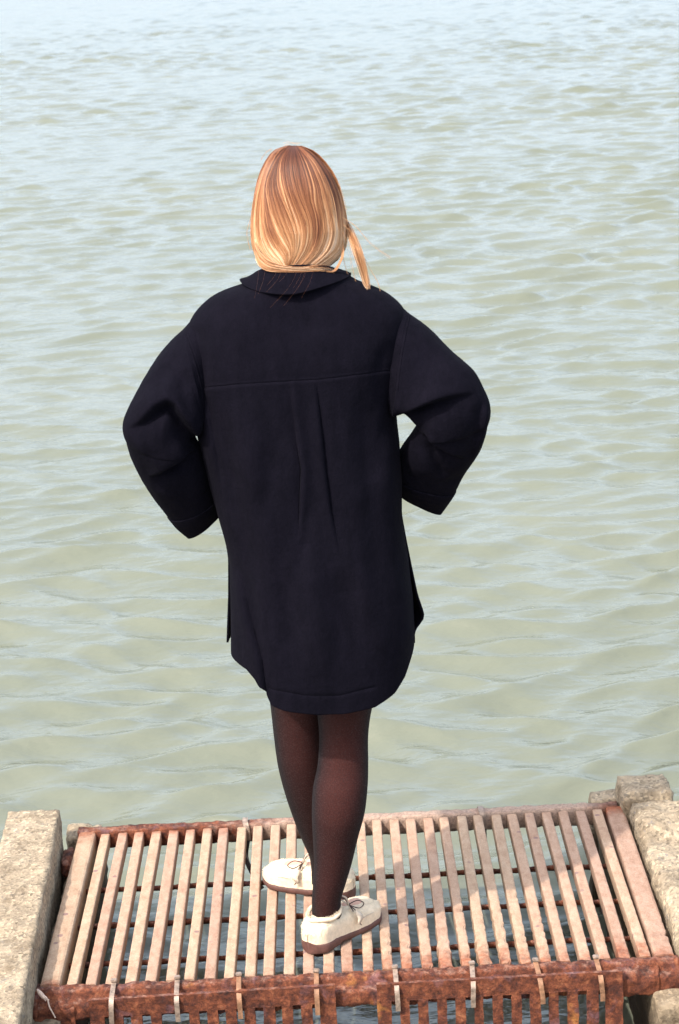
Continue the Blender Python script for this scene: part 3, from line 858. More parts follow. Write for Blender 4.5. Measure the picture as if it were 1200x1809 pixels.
# shoulder seams: raised piping where sleeve meets coat body
from mathutils.bvhtree import BVHTree
def cloth_bvh():
    vs, fs = [], []
    for o in [coat]+[c for c in coll() if c.parent == coat and c.name.startswith(('sleeve', 'cuff'))]:
        off = len(vs); vs += [tuple(np.array(v.co)+PL) for v in o.data.vertices]; fs += [tuple(i+off for i in p.vertices) for p in o.data.polygons]
    return BVHTree.FromPolygons(vs, fs)
BV = cloth_bvh()
def seam_cast(line, r=.0013, n=60):
    pts = []
    for px, py in catmull(np.array(line, float), n):
        h = BV.ray_cast(Vector((0, 0, EYE)), Vector(ray(px, py)).normalized())
        if h[0] is not None: pts.append(tuple(h[0]))
    P = np.array(pts); 
    for _ in range(3): P[1:-1] = (P[:-2]+2*P[1:-1]+P[2:])/4
    V, Fq = tubes([P], [np.full(len(P), r)], 6)
    cmesh('seam', V, Fq, M['wool'])
def seam_on_old(line, ys, r=.0022):
    pts = catmull(np.array([ony(px, py, y) for (px, py), y in zip(line, ys)]), 40)
    V, Fq = tubes([pts], [np.full(40, r)], 6)
    cmesh('seam', V, Fq, M['wool'])
seam_cast([(724, 556), (715, 600), (708, 645), (703, 690)])
seam_cast([(719, 556), (710, 600), (703, 645), (698, 690)], .0008)
seam_cast([(327, 586), (340, 625), (351, 665), (358, 700), (359, 740)])
seam_cast([(332, 586), (345, 625), (356, 665), (363, 700), (364, 735)], .0008)
seam_cast([(478, 1219), (540, 1229), (600, 1229), (655, 1216)], .0007)

def lint():
    r = np.random.default_rng(4); paths, rads = [], []
    spots = [(567, 985), (642, 1117), (455, 880), (600, 780), (480, 1000), (530, 610), (410, 640), (660, 900), (620, 720), (500, 1150), (560, 560), (440, 760), (650, 590), (690, 1060)]
    for k, (px, py) in enumerate(spots):
        a = r.uniform(0, 6.28); L = r.uniform(3, 8)
        pts = []
        for t in np.linspace(-1, 1, 8):
            h = BV.ray_cast(Vector((0, 0, EYE)), Vector(ray(px+math.cos(a)*t*L*.5, py+math.sin(a)*t*L+.8*math.sin(t*4))).normalized())
            if h[0] is not None: pts.append(np.array(h[0])-np.array((0, .002, 0)))
        if len(pts) > 3: paths.append(np.array(pts)); rads.append(np.full(len(pts), .00024))
    for line in ([(655, 545), (661, 575), (664, 603)], [(558, 565), (580, 566), (600, 558)]):
        pts = [BV.ray_cast(Vector((0, 0, EYE)), Vector(ray(px, py)).normalized())[0] for px, py in catmull(np.array(line, float), 20)]
        paths.append(np.array([np.array(p)-np.array((0, .002, 0)) for p in pts if p is not None])); rads.append(np.full(len(paths[-1]), .00018))
    V, Fq = tubes(paths, rads, 4); cmesh('lint', V, Fq, M['lace'])['kind'] = 'stuff'
lint()
# collar: turned-down band round the neck
def collar():
    m = 120
    th = np.linspace(-.90*math.pi, .90*math.pi, m)     # 0 = back of the neck
    cx, cy = ony(523, 500, 4.0)[0], 4.012
    zb = ony(512, 522, 3.900)[2]; zl = ony(430, 506, 4.0)[2]+.009; zr_ = ony(617, 492, 4.0)[2]+.010
    zt = zb + .048
    sn = np.sin(th); c = (1+np.cos(th))/2
    edge = np.where(sn < 0, zb+(zl-zb)*np.abs(sn)**1.5, zb+(zr_-zb)*np.abs(sn)**1.3) - .05*np.clip(-np.cos(th), 0, 1)
    top = zt - .050*(1-c)**1.2
    rows = []
    for (k, rx_, ry_) in ((-.35, .060, .060), (.75, .066, .066), (1.0, .071, .070), (1.02, .078, .075), (.78, .086, .081), (.45, .097, .094), (.15, .106, .104), (0, .110, .109)):
        x = cx + rx_*sn; y = cy - ry_*np.cos(th)
        z = edge + (top-edge)*k + (.0025*np.sin(th*3+.5)*(k < .3))
        rows.append(np.stack([x, y, z], -1))
    V = catmull(np.array(rows).reshape(len(rows), -1), 30).reshape(-1, 3)
    o = cmesh('collar', V, grid_faces(30, m), M['wool'])
    add_solidify(o, .005, 0)
collar()

# ------------------------------------------------------------------ body (continuous), hands, head
def skin_body():
    J = {}; vs, es, rad = [], [], []
    def add(p, r, parent=None):
        vs.append(tuple(np.array(p)-PL)); rad.append(r); i = len(vs)-1
        if parent is not None: es.append((parent, i))
        return i
    cx = -.060
    pel = add((cx, 4.01, .88), (.115, .085))
    sp = add((cx, 4.005, 1.02), (.098, .075), pel)
    ch = add((cx, 4.0, 1.20), (.105, .08), sp)
    up = add((cx, 4.0, 1.33), (.085, .06), ch)
    nk = add((cx, 4.02, 1.42), (.046, .046), up)
    nk2 = add((cx, 4.035, 1.475), (.047, .05), nk)
    hd = add((cx, 4.05, 1.545), (.066, .080), nk2)
    hd2 = add((cx, 4.05, 1.61), (.068, .084), hd)
    hd3 = add((cx, 4.045, 1.655), (.045, .055), hd2)
    for s in (-1, 1):
        sh = add((cx+s*.15, 4.0, 1.35), (.042, .042), up)
        st = right_st if s > 0 else left_st
        el_ = (ony(st[7][0], st[7][1], 3.95)*.62+ony(st[7][2], st[7][3], 3.95)*.38)
        cu_ = (ony(st[13][0], st[13][1], 4.08)+ony(st[13][2], st[13][3], 4.08))/2
        ua = add((np.array((cx+s*.15, 4.0, 1.35))*.5+el_*.5), (.036, .036), sh)
        el = add(el_, (.033, .033), ua)
        fa = add(el_*.45+cu_*.55, (.029, .029), el)
        wrp = cu_ + np.array((-s*.030, .050, .020))
        wr = add(wrp, (.022, .019), fa)
        # hand laid flat on the front of the hip: palm runs inwards and forwards
        fw = np.array((-s*.62, .76, -.10)); fw /= np.linalg.norm(fw)
        upv = np.array((0, 0, 1.0))
        pm = add(wrp+fw*.035, (.030, .014), wr)
        pk = add(wrp+fw*.068, (.034, .013), pm)
        for q, (L, off) in enumerate(((.070, .024), (.078, .008), (.073, -.009), (.058, -.025))):
            b0 = wrp+fw*.080+upv*off
            f2 = fw*.82+np.array((-s*.55, -.05, 0)); f2 /= np.linalg.norm(f2)
            a = add(b0, (.0088, .0085), pk)
            b = add(b0+fw*L*.42, (.0082, .008), a)
            c = add(b0+fw*L*.42+f2*L*.32, (.0075, .0072), b)
            add(b0+fw*L*.42+f2*L*.60+np.array((-s*.006, -.004, 0)), (.006, .006), c)
        t0 = add(wrp+fw*.025+upv*.026, (.011, .011), pm)
        t1 = add(wrp+fw*.040+upv*.052, (.0095, .0095), t0)
        add(wrp+fw*.058+upv*.070, (.008, .008), t1)
        # legs
        lg = LEG[s]
        hip = add((cx+s*.075, 4.01, .80), (.070, .075), pel)
        prev = hip
        for (c, r) in lg:
            prev = add(c, (r*.86, r*.86), prev)
        foot = FOOT[s]
        prev = add(foot[0]*.55+foot[1]*.45+np.array((0, 0, .045)), (.026, .022), prev)
        add(foot[0]*.2+foot[1]*.8+np.array((0, 0, .036)), (.026, .014), prev)
    me = bpy.data.meshes.new('body'); me.from_pydata(vs, es, []); me.update()
    o = bpy.data.objects.new('body', me); coll().link(o); o.parent = person
    sk = o.modifiers.new('skin', 'SKIN')
    me.skin_vertices[0].data if me.skin_vertices else None
    if not me.skin_vertices: 
        bpy.context.view_layer.objects.active = o; 
    lay = me.skin_vertices[0].data
    for i, r in enumerate(rad): lay[i].radius = r; lay[i].use_root = (i == 0)
    ss = o.modifiers.new('sub', 'SUBSURF'); ss.levels = 2; ss.render_levels = 2
    # bake, then shape the face on the finished surface
    dg = bpy.context.evaluated_depsgraph_get(); ev = o.evaluated_get(dg)
    nm = bpy.data.meshes.new_from_object(ev)
    o.modifiers.clear(); o.data = nm; nm.name = 'body'
    n = len(nm.vertices); co = np.zeros(n*3, np.float32); nm.vertices.foreach_get('co', co); co = co.reshape(-1, 3)
    W = co+PL
    hc = np.array((cx, 4.05, 1.57))
    q = W-hc
    fr_ = np.clip((q[:, 1])/.06, 0, 1)*(np.abs(q[:, 2]) < .12)
    def g(x0, z0, sx, sz): return np.exp(-((q[:, 0]-x0)/sx)**2-((q[:, 2]-z0)/sz)**2)*fr_
    dy = .026*g(0, -.016, .012, .014)+.008*g(0, .010, .008, .025) - .010*g(.030, .008, .014, .011)-.010*g(-.030, .008, .014, .011) + .006*g(0, -.050, .02, .006)+.006*g(0, -.062, .018, .006)-.003*g(0, -.056, .02, .003)+.010*g(0, -.085, .02, .014)
    W[:, 1] += dy
    nm.vertices.foreach_set('co', (W-PL).astype(np.float32).ravel())
    nm.polygons.foreach_set('use_smooth', np.ones(len(nm.polygons), bool))
    nm.materials.clear(); nm.materials.append(M['skin']); nm.update()
    for s in (-1, 1):
        bm = bmesh.new(); bmesh.ops.create_uvsphere(bm, u_segments=16, v_segments=10, radius=.0115, matrix=Matrix.Translation((cx+s*.030-PL[0], 4.05+.058-PL[1], 1.578)))
        eye = bm_obj('eye', bm, M['eye'], person, True)
        bm = bmesh.new(); bmesh.ops.create_uvsphere(bm, u_segments=14, v_segments=8, radius=.0058, matrix=Matrix.Translation((cx+s*.030-PL[0], 4.05+.0635-PL[1], 1.578)))
        bm_obj('iris', bm, M['iris'], eye, True)
        p = catmull(np.array([(cx+s*x_, 4.05+y_, z_) for x_, y_, z_ in ((.014, .083, 1.596), (.030, .082, 1.602), (.047, .070, 1.597))]), 14)
        Vb_, Fb_ = tubes([p], [np.interp(np.linspace(0, 1, 14), [0, .4, 1], [.0022, .0026, .001])], 6)
        pmesh('eyebrow', Vb_, Fb_, M['brow'])
    for dz, rr_ in ((.0025, .0036), (-.003, .0044)):
        p = catmull(np.array([(cx-.022, 4.128, 1.514), (cx, 4.137, 1.5145+dz), (cx+.022, 4.128, 1.514)]), 14)
        Vb_, Fb_ = tubes([p], [np.interp(np.linspace(0, 1, 14), [0, .5, 1], [.0012, rr_, .0012])], 8)
        pmesh('lip', Vb_, Fb_, M['lip'])

# legs: edges of each leg in the photograph with the depth they stand at
def leg_rows(rows):
    out = []
    for (xl, xr, py, y) in rows:
        a, b = ony(xl, py, y), ony(xr, py, y)
        out.append(((a+b)/2, abs(b[0]-a[0])/2))
    return out
LEG = {
    1: leg_rows([(554, 676, 1150, 3.99), (556, 668, 1215, 3.99), (560, 657, 1255, 3.985), (564, 651, 1300, 3.98), (561, 651, 1350, 3.97), (553, 650, 1390, 3.96), (551, 645, 1435, 3.955), (553, 633, 1480, 3.96), (555, 622, 1525, 3.965), (553, 611, 1562, 3.97), (551, 603, 1590, 3.975), (552, 604, 1618, 3.985), (556, 606, 1640, 3.995)]),
    -1: leg_rows([(468, 572, 1150, 4.03), (474, 575, 1215, 4.04), (479, 577, 1255, 4.05), (484, 579, 1300, 4.06), (491, 585, 1350, 4.075), (504, 594, 1400, 4.10), (521, 598, 1450, 4.13), (534, 600, 1482, 4.15), (546, 603, 1510, 4.17), (550, 606, 1535, 4.19), (550, 610, 1556, 4.20)])}
FOOT = {1: (np.array((-.094, 3.948, 0)), np.array((.038, 4.100, 0))), -1: (np.array((-.010, 4.178, 0)), np.array((-.214, 4.292, 0)))}
tv, tf, off = [], [], 0
for s in (1, -1):
    rows = np.array([np.append(c, r) for c, r in LEG[s]])
    rows = np.vstack([np.append(np.array((-.06+s*.06, 4.01, .86)), .085), rows])
    Q = catmull(rows, 90); m = 40
    an = np.arange(m)*2*math.pi/m
    V = np.zeros((90, m, 3))
    for i in range(90):
        c, r = Q[i, :3], Q[i, 3]
        V[i] = c + np.stack([np.cos(an)*r, np.sin(an)*r*1.04, 0*an], -1)
    tv.append(V.reshape(-1, 3)); tf.append(grid_faces(90, m, True, off)[:, ::-1]); off += 90*m
tights = pmesh('tights', np.concatenate(tv), np.concatenate(tf), M['tights'])
skin_body()

# ------------------------------------------------------------------ shoes
def shoe(heel, toe, seed, label, lace_side):
    heel = np.array(heel, float); toe = np.array(toe, float)
    ax = toe-heel; L = np.linalg.norm(ax); ax /= L; sd = np.array((ax[1], -ax[0], 0))   # sd = right-hand side
    def W(t):   # half width along the foot
        t = np.clip(t, 0, 1)
        base = np.interp(t, [0, .12, .3, .5, .7, .85, 1], [.030, .0330, .0315, .034, .0405, .039, .029])
        endc = np.sqrt(np.clip(1-((.12-np.minimum(t, .12))/.12)**2, 0, 1))
        endt = np.sqrt(np.clip(1-((np.maximum(t, .80)-.80)/.20)**2, 0, 1))
        return base*np.minimum(endc, 1)*endt
    root = mesh_parent = bpy.data.objects.new('shoe', None); coll().link(root); root.parent = person; root['label'] = label
    def put(name, V, Fq, mat, par=root): return mesh_np(name, keep_world(PL, V), Fq, mat, par)
    def P(t, s, z): return heel + ax*(t*L) + sd*s + np.array((0, 0, z))
    # sole
    nt_, m = 70, 26
    ts = (1-np.cos(np.linspace(0, math.pi, nt_)))/2
    V = np.zeros((nt_, m, 3))
    for i, t in enumerate(ts):
        w_ = W(t)*1.09+.0015
        top = np.interp(t, [0, .25, .4, .6, 1], [.028, .027, .020, .018, .020])
        bot = np.interp(t, [0, .8, 1], [.001, .001, .006])
        if .31 < t < .42: bot += .004
        hh = (top-bot)/2; zc = (top+bot)/2
        for j in range(m):
            a = 2*math.pi*j/m; c, s_ = math.cos(a), math.sin(a)
            V[i, j] = P(t, math.copysign(abs(c)**.35, c)*w_, zc+math.copysign(abs(s_)**.5, s_)*hh)
    f = [tuple(q) for q in grid_faces(nt_, m, True)] + [tuple(range(m-1, -1, -1)), tuple((nt_-1)*m+k for k in range(m))]
    so = put('sole', V.reshape(-1, 3), f, M['sole'])
    # upper
    m = 40; nt_ = 90
    ts = (1-np.cos(np.linspace(0, math.pi, nt_)))/2
    V = np.zeros((nt_, m, 3))
    for i, t in enumerate(ts):
        w_ = W(t)*1.03+.0008
        z0 = np.interp(t, [0, .25, .4, .6, 1], [.025, .024, .018, .016, .018])
        hgt = np.interp(t, [0, .05, .12, .3, .45, .55, .7, .85, .95, 1], [.020, .038, .047, .044, .047, .047, .038, .031, .022, .008])
        lean = .006*(1-t)
        for j in range(m):
            a = math.pi*j/(m-1); c, s_ = math.cos(a), math.sin(a)
            k = .55 if t > .4 else .42
            zz = z0 + hgt*abs(s_)**k
            ss = math.copysign(abs(c)**(.62), c)*w_*(1+.05*math.sin(math.pi*min(1, abs(s_))))
            p = P(t, ss, zz)
            # moccasin ridge running round the toe apron
            if t > .5:
                rdg = math.exp(-((abs(ss)-w_*.60)/.0045)**2)
                apron = 1 if abs(ss) < w_*.60 else 0
                p = p + np.array((0, 0, .0032*rdg*(s_ > .3) - .0012*apron))
            V[i, j] = p
    V = V.reshape(-1, 3)
    nn = noise3(V, (120, 120, 120), seed, 3)
    V[:, 2] += .0010*nn
    c0 = V.mean(0); d = V-c0; V = V + d/np.linalg.norm(d, axis=1)[:, None]*(.0010*noise3(V, (45, 45, 45), seed+3, 2))[:, None]
    up = put('upper', V, grid_faces(nt_, m), M['shoe'])
    # fluffy rim and short hairs of the hairy suede
    paths, rads = [], []
    r_ = random.Random(int(seed))
    m_ = 46
    rim = np.array([P(.245+.165*math.cos(a), .0325*math.sin(a), .0755+.004*math.cos(a)+.0025*math.sin(3*a)) for a in np.linspace(0, 2*math.pi, m_)])
    Vr, Fr = tubes([rim], [np.full(m_, .0052)], 10)
    Vr = Vr + np.array([noise.noise_vector(Vector(v)*130) for v in Vr])*.0014
    put('collar_rim', Vr, Fr, M['shoe'])
    for k in range(520):
        a = r_.uniform(0, 2*math.pi)
        p0 = P(.245+.165*math.cos(a), .0325*math.sin(a), .0785+.004*math.cos(a))
        dr = ax*math.cos(a)*.3+sd*math.sin(a)*.3+np.array((0, 0, 1))+np.array([r_.uniform(-.7, .7) for _ in range(3)])
        dr /= np.linalg.norm(dr); ln = r_.uniform(.003, .008)
        paths.append(np.array([p0, p0+dr*ln*.5, p0+dr*ln+np.array((0, 0, -.001))])); rads.append(np.array([.0005, .0004, .0001]))
    vi = np.random.default_rng(int(seed)).choice(len(V), 1500)
    for i in vi:
        d = (V[i]-c0); d /= np.linalg.norm(d)
        if V[i][2] < .03: continue
        dr = d + np.array([r_.uniform(-.9, .9) for _ in range(3)]); dr /= np.linalg.norm(dr)
        ln = r_.uniform(.0015, .0035)
        paths.append(np.array([V[i], V[i]+dr*ln*.6, V[i]+dr*ln])); rads.append(np.array([.0005, .0004, .0001]))
    Vh, Fh = tubes(paths, rads, 3)
    put('fluff', Vh, Fh, M['shoe'])['kind'] = 'stuff'
    # lace: bow over the instep, cream tabs and dark leather thong
    def curve(name, pts, r, mat, flat=1.0):
        p = catmull(np.array([P(*q) for q in pts]), 30)
        Vc, Fc = tubes([p], [np.full(30, r)], 6); put(name, Vc, Fc, mat)
    ls = lace_side
    for dz in (0, .006):
        curve('lace', [(.50+dz*2, -.030, .060), (.50, -.018, .0735+dz), (.51, 0, .078+dz), (.50, .018, .0735+dz), (.50+dz*2, .030, .060)], .0016, M['lace_dark'] if dz else M['lace'])
    curve('lace', [(.50, ls*.020, .074), (.44, ls*.026, .098), (.40, ls*.014, .104), (.43, ls*.006, .092), (.50, ls*.018, .075)], .0018, M['lace'])
    curve('lace', [(.50, ls*.020, .075), (.56, ls*.034, .083), (.62, ls*.040, .072), (.56, ls*.038, .066), (.50, ls*.022, .074)], .0012, M['lace_dark'])
    curve('lace', [(.50, ls*.022, .074), (.52, ls*.040, .060), (.51, ls*.045, .042), (.54, ls*.046, .030)], .0012, M['lace_dark'])
    # leaf shaped tassel tab
    tp = [P(.50, ls*.036, .066), P(.53, ls*.044, .050), P(.50, ls*.0445, .036)]
    V = []; w2 = [.002, .0085, .0015]
    q = catmull(np.array(tp), 14); ww = np.interp(np.linspace(0, 1, 14), [0, .3, .7, 1], [.002, .008, .0075, .001])
    for p, w_ in zip(q, ww):
        V += [p-ax*w_, p+ax*w_+sd*ls*.0008]
    V = np.array(V)+sd*ls*.0025
    o = put('tassel', V, grid_faces(14, 2), M['lace']); add_solidify(o, .0018, 0)
    # stitched seam along the side
    curve('stitching', [(.60, ls*.0410, .040), (.66, ls*.0430, .042), (.74, ls*.0425, .040)], .0011, M['lace'])
    curve('stitching', [(.02, -ls*.018, .050), (.10, -ls*.0345, .050), (.30, -ls*.0345, .048), (.44, -ls*.036, .046)], .0010, M['lace'])
shoe(FOOT[1][0]+np.array((-.018, -.020, 0)), FOOT[1][1], 5, 'near cream moccasin turned out to the right', 1)
shoe(FOOT[-1][0], FOOT[-1][1], 9, 'far cream moccasin turned out to the left, toe foremost', -1)

# ------------------------------------------------------------------ hair
HY = 4.045
sil = [(257.5, 514, 520), (261, 497, 536), (268, 486, 548), (280, 474, 562), (300, 463, 580), (330, 452, 595), (360, 447, 604), (400, 443.5, 613), (430, 446, 613), (450, 454, 607), (465, 463, 596), (474, 474, 580), (479, 492, 560)]
sz = np.array([ony(520, s[0], HY)[2] for s in sil]); sl = np.array([ony(s[1], s[0], HY)[0] for s in sil]); sr = np.array([ony(s[2], s[0], HY)[0] for s in sil])
def shell(phi, k):
    """phi 0 = back, +-pi/2 sides, pi = front. k in 0..1 from crown down to the ends."""
    kk = k*(len(sil)-1)
    ii = np.arange(len(sil))
    z = np.interp(kk, ii, sz); a = np.interp(kk, ii, sl); b = np.interp(kk, ii, sr)
    rx = (b-a)/2; cx = (a+b)/2
    ry = np.interp(kk, [0, 1, 2, 3, 5, 7, 9, 10, 11, 12], [.004, .022, .038, .058, .088, .100, .098, .086, .072, .060])
    x = cx + rx*np.sin(phi); y = HY - ry*np.cos(phi)
    return np.stack([x, y, z], -1)
GUIDES = [
 [(506, 257.5), (480, 269), (458, 308), (446, 365), (443.5, 412), (449, 445), (463, 468), (486, 477)],
 [(508, 257), (487, 270), (468, 310), (457, 370), (458, 418), (469, 447), (487, 466), (502, 475)],
 [(510, 257), (490, 277), (470, 325), (475, 363), (486, 396), (500, 424), (512, 447), (507, 472)],
 [(513, 258), (497, 285), (498, 320), (508, 355), (521, 390), (527, 418), (523, 446), (510, 473)],
 [(518, 258), (515, 283), (518, 315), (528, 350), (543, 388), (545, 418), (537, 446), (517, 474)],
 [(523, 258), (540, 285), (555, 328), (558, 358), (565, 388), (565, 418), (554, 446), (527, 475)],
 [(528, 259), (555, 288), (572, 325), (580, 355), (586, 385), (589, 414), (578, 445), (552, 469)],
 [(530, 258), (553, 270), (582, 308), (598, 350), (603, 388), (604, 416), (596, 445), (552, 477)],
 [(533, 258), (561, 271), (591, 308), (606, 353), (613, 393), (613.5, 420), (606, 446), (571, 478)]]
GA = np.array(GUIDES, float)
def on_back(px_, py_, inset=0.0):
    """point of the photograph dropped onto the rounded back of the hair mass (a few fixed-point steps)"""
    y = np.full(len(px_), HY-.08)
    for _ in range(7):
        P = np.array([ony(a, b, c) for a, b, c in zip(px_, py_, y)])
        kk = np.interp(-P[:, 2], -sz, np.arange(len(sz)))
        a = np.interp(kk, np.arange(len(sz)), sl); b = np.interp(kk, np.arange(len(sz)), sr)
        ry = np.interp(kk, [0, 1, 2, 3, 5, 7, 9, 10, 11, 12], [.004, .022, .038, .058, .088, .100, .100, .101, .101, .101])
        q = np.clip((P[:, 0]-(a+b)/2)/((b-a)/2+1e-6), -1, 1)
        y = HY - ry*np.sqrt(np.clip(1-np.abs(q)**2.2, 0, 1))
    return np.array([ony(a, b, c) for a, b, c in zip(px_, py_, y)])
SCX = ony(527, 370, HY)[0]
def build_hair():
    r = np.random.default_rng(12)
    paths, rads, tints = [], [], []
    nseg = 20
    tt = np.linspace(0, 1, nseg)
    GT = np.array([catmull(g, nseg) for g in GA])
    SURF = []
    for q in range(81):
        a = min(q//10, 7); f = q/10-a
        b = GT[a]*(1-f)+GT[a+1]*f
        SURF.append(on_back(b[:, 0], b[:, 1]))
    SURF = np.array(SURF)
    def n1(x, f, seed): return noise.noise(Vector((x*f, seed, 0)))
    for i in range(9500):
        g = r.uniform(-.05, 8.05)
        # strands bunch into locks of uneven width
        lock = n1(g, 2.1, 4.)*.30 + n1(g, 5.3, 9.)*.10
        gs = np.clip(g + lock*np.clip((tt-.15)/.5, 0, 1) + .05*r.normal()*tt, 0, 7.999)
        dep = abs(r.normal(0, .003)) 
        rise = .0045*n1(g, 1.7, 21.) + .0022*n1(g, 6.0, 31.)
        gq = gs*10; g0 = np.minimum(gq.astype(int), 79); gf = (gq-g0)[:, None]; ar = np.arange(nseg)
        P = SURF[g0, ar]*(1-gf) + SURF[g0+1, ar]*gf
        cen = np.stack([np.full(nseg, SCX), np.full(nseg, HY), P[:, 2]], -1)
        ow = P-cen; ow /= np.linalg.norm(ow, axis=1)[:, None]+1e-6
        amt = (rise*np.clip((tt-.2)/.4, 0, 1)-dep)[:, None]
        P = P + ow*amt*np.array((.35, 1, 1))
        # fine waviness
        P = P + np.outer(np.sin(tt*r.uniform(4, 9)+r.uniform(0, 6))*np.clip(tt, 0, .6), r.normal(0, .0009, 3))
        s0 = 0 if r.random() < .8 else int(r.integers(0, 5))
        e = nseg if r.random() < .7 else int(r.integers(nseg-6, nseg+1))
        P = P[s0:e]; k = tt[s0:e]; n = len(P)
        rd = np.full(n, .00050); rd[-3:] *= np.array([.8, .6, .3])
        rootdark = .12 if 1.6 < g < 5.5 else .28
        t = rootdark + (.68-rootdark*.4)*np.clip((k-.08)/.66, 0, 1)**1.05
        t = t - .04 + .20*n1(g, 3.1, 55.) + .26*n1(g, 11.0, 65.) + .24*n1(g, 29.0, 75.) + .10*r.normal()
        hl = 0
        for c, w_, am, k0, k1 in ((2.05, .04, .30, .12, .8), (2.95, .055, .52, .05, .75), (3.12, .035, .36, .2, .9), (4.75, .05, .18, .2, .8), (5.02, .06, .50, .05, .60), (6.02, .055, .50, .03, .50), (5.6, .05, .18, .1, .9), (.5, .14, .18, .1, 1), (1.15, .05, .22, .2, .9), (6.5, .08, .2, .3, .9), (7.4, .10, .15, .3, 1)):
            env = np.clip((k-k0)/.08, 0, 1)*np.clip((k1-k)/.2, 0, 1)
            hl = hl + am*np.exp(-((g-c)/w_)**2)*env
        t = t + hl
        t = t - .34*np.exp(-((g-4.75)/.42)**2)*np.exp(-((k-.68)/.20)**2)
        t = t - .30*np.exp(-((g-1.55)/.22)**2)*np.exp(-((k-.62)/.14)**2)  # shade of a gap between strands, painted into the tint
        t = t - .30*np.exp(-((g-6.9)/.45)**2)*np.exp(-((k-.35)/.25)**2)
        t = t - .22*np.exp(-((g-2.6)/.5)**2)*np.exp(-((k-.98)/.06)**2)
        paths.append(P); rads.append(rd); tints.append(np.repeat(np.clip(t, 0, 1), 3))
    # hair at the sides and over the temples, seen only from other viewpoints
    kk0 = np.linspace(.03, .93, 16)
    for i in range(1500):
        p0 = r.choice([-1, 1])*r.uniform(1.35, 2.45)
        P = shell(p0+.03*np.sin(kk0*5+r.uniform(0, 6)), kk0)
        cen = np.stack([np.full(16, SCX), np.full(16, HY), P[:, 2]], -1)
        P = P - (P-cen)*r.uniform(.02, .07)
        rd = np.full(16, .0008); rd[-2:] *= .5
        paths.append(P); rads.append(rd); tints.append(np.repeat(np.clip(.3+.45*kk0+.1*r.normal(), 0, 1), 3))
    # the lock blown out on the right side
    def px(p, y): return ony(p[0], p[1], y)
    for i in range(110):
        j = r.normal(0, 1, 3); sp = r.uniform(-1, 1)
        pts = np.array([px((594+4*sp, 350), 4.09), px((606+2*sp, 384), 4.07), px((617+4*sp, 406), 4.03), px((630+7*sp, 440), 3.985), px((641+6*sp, 475), 3.98), px((647+4*sp, 500), 3.975), px((650-2*abs(sp), 512+4*sp), 3.97), px((641+r.uniform(-2, 6), 525), 3.955)])
        P = catmull(pts, 22) + np.outer(np.linspace(.5, 1.6, 22)*(1+.5*np.sin(np.linspace(0, 5, 22)+i % 4)), j*.0019)
        e = int(r.integers(15, 23)); P = P[:e]
        rd = np.full(e, .00052); rd[-3:] *= .4
        paths.append(P); rads.append(rd); tints.append(np.repeat(np.clip(.55+.3*np.linspace(0, 1, e)+.1*r.normal(), 0, 1), 3))
    # strands sweeping across the collar line to the right and loose curl
    for i in range(90):
        sp = 2.4*r.uniform(-1.2, .9)
        pts = np.array([px((452, 445+6*sp), 3.995), px((459, 460+5*sp), 3.965), px((474, 471+4*sp), 3.942), px((500, 476+2.5*sp), 3.932), px((532, 477+2*sp), 3.930), px((562, 475+2.5*sp), 3.938), px((590, 477+3*sp), 3.950)])
        if r.random() < .3: pts = pts[:5]
        P = catmull(pts, 20) + r.normal(0, .0014, 3)*np.linspace(.4, 1, 20)[:, None] + np.array((0, .003*r.random(), 0))
        rd = np.full(20, .0005); rd[-3:] *= .4; e = int(r.integers(10, 21)); P = P[:e]; rd = rd[:e]
        paths.append(P); rads.append(rd); tints.append(np.repeat(np.clip(np.full(e, .66+.16*r.normal()), 0, 1), 3))
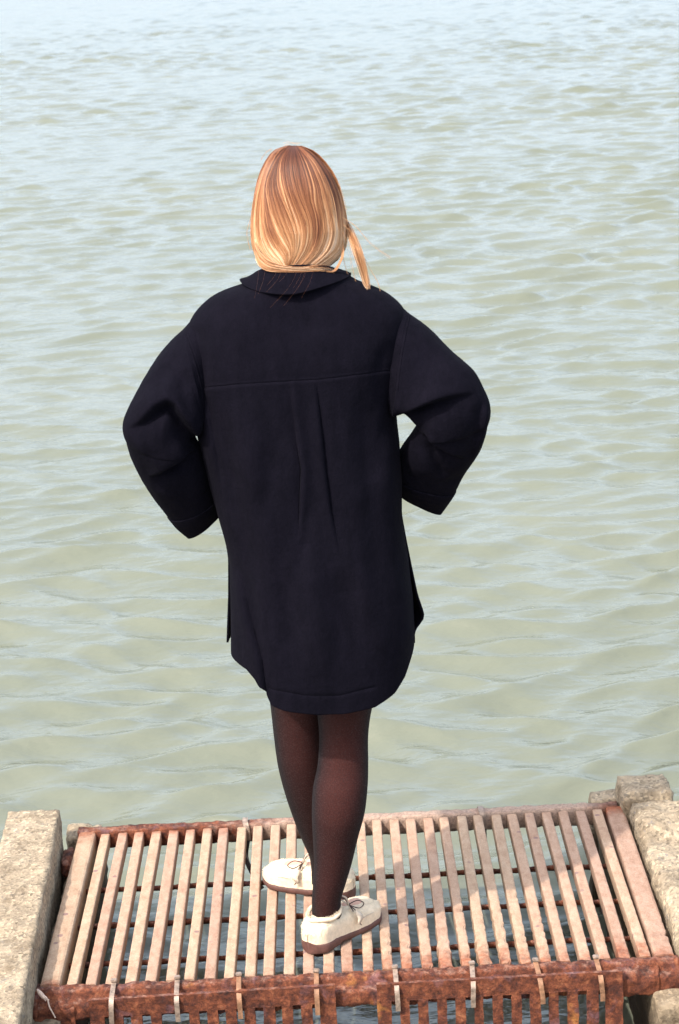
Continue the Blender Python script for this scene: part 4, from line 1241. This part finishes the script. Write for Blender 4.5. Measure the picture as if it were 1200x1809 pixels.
    for i in range(26):
        sp = r.uniform(-1, 1)
        pts = np.array([px((606, 425), 4.0), px((606+2*sp, 448), 3.985), px((600+2*sp, 465), 3.97), px((590+3*sp, 479), 3.955), px((577, 479+2*sp), 3.945)])
        P = catmull(pts, 16); rd = np.full(16, .0004); rd[-3:] *= .4
        paths.append(P); rads.append(rd); tints.append(np.repeat(np.full(16, .62), 3))
    # single flyaway hairs
    fly = [[(605, 395), (622, 415), (640, 445), (655, 475), (668, 500), (674, 520)], [(604, 385), (628, 400), (655, 430), (690, 455)], [(600, 430), (608, 460), (618, 495)], [(606, 410), (616, 440), (622, 470), (630, 500)],
           [(480, 262), (470, 268), (462, 282)], [(500, 256), (512, 251), (530, 255)], [(446, 380), (438, 410), (441, 440)], [(598, 320), (606, 345), (612, 372)]]
    for f_ in fly:
        for q in range(3):
            P = catmull(np.array([px((a+r.normal()*1.5, b+r.normal()*1.5), 3.985) for a, b in f_]), 18)
            paths.append(P); rads.append(np.full(18, .00022)); tints.append(np.repeat(np.full(18, .75), 3))
    for q in range(10):
        x0 = r.uniform(455, 560); ln = r.uniform(20, 70); dx = -r.uniform(.1, .8)*ln
        P = catmull(np.array([px((x0, 476), 3.925), px((x0+dx*.3, 476+ln*.45), 3.893), px((x0+dx, 476+ln), 3.897 if ln < 40 else 3.886)]), 12)
        paths.append(P); rads.append(np.full(12, .00014)); tints.append(np.repeat(np.full(12, .15), 3))
    V, Fq = tubes(paths, rads, 3)
    o = pmesh('hair', V, Fq, M['hair'])
    a = o.data.attributes.new('tint', 'FLOAT', 'POINT'); a.data.foreach_set('value', np.concatenate(tints).astype(np.float32))
    # scalp cap under the strands so nothing shows through
    kk = np.linspace(.03, .97, 40); ph = np.linspace(-2.5, 2.5, 60)
    K, PH = np.meshgrid(kk, ph, indexing='ij')
    P = shell(PH.ravel(), K.ravel())
    cen = np.array((ony(525, 370, HY)[0], HY, ony(525, 370, HY)[2]))
    P = cen + (P-cen)*np.array((.90, .86, .93))
    o2 = mesh_np('hair_underlayer', keep_world(PL, P), grid_faces(40, 60), M['hair'], o)
    t = np.clip(.05+.35*K.ravel(), 0, 1)
    a = o2.data.attributes.new('tint', 'FLOAT', 'POINT'); a.data.foreach_set('value', t.astype(np.float32))
build_hair()
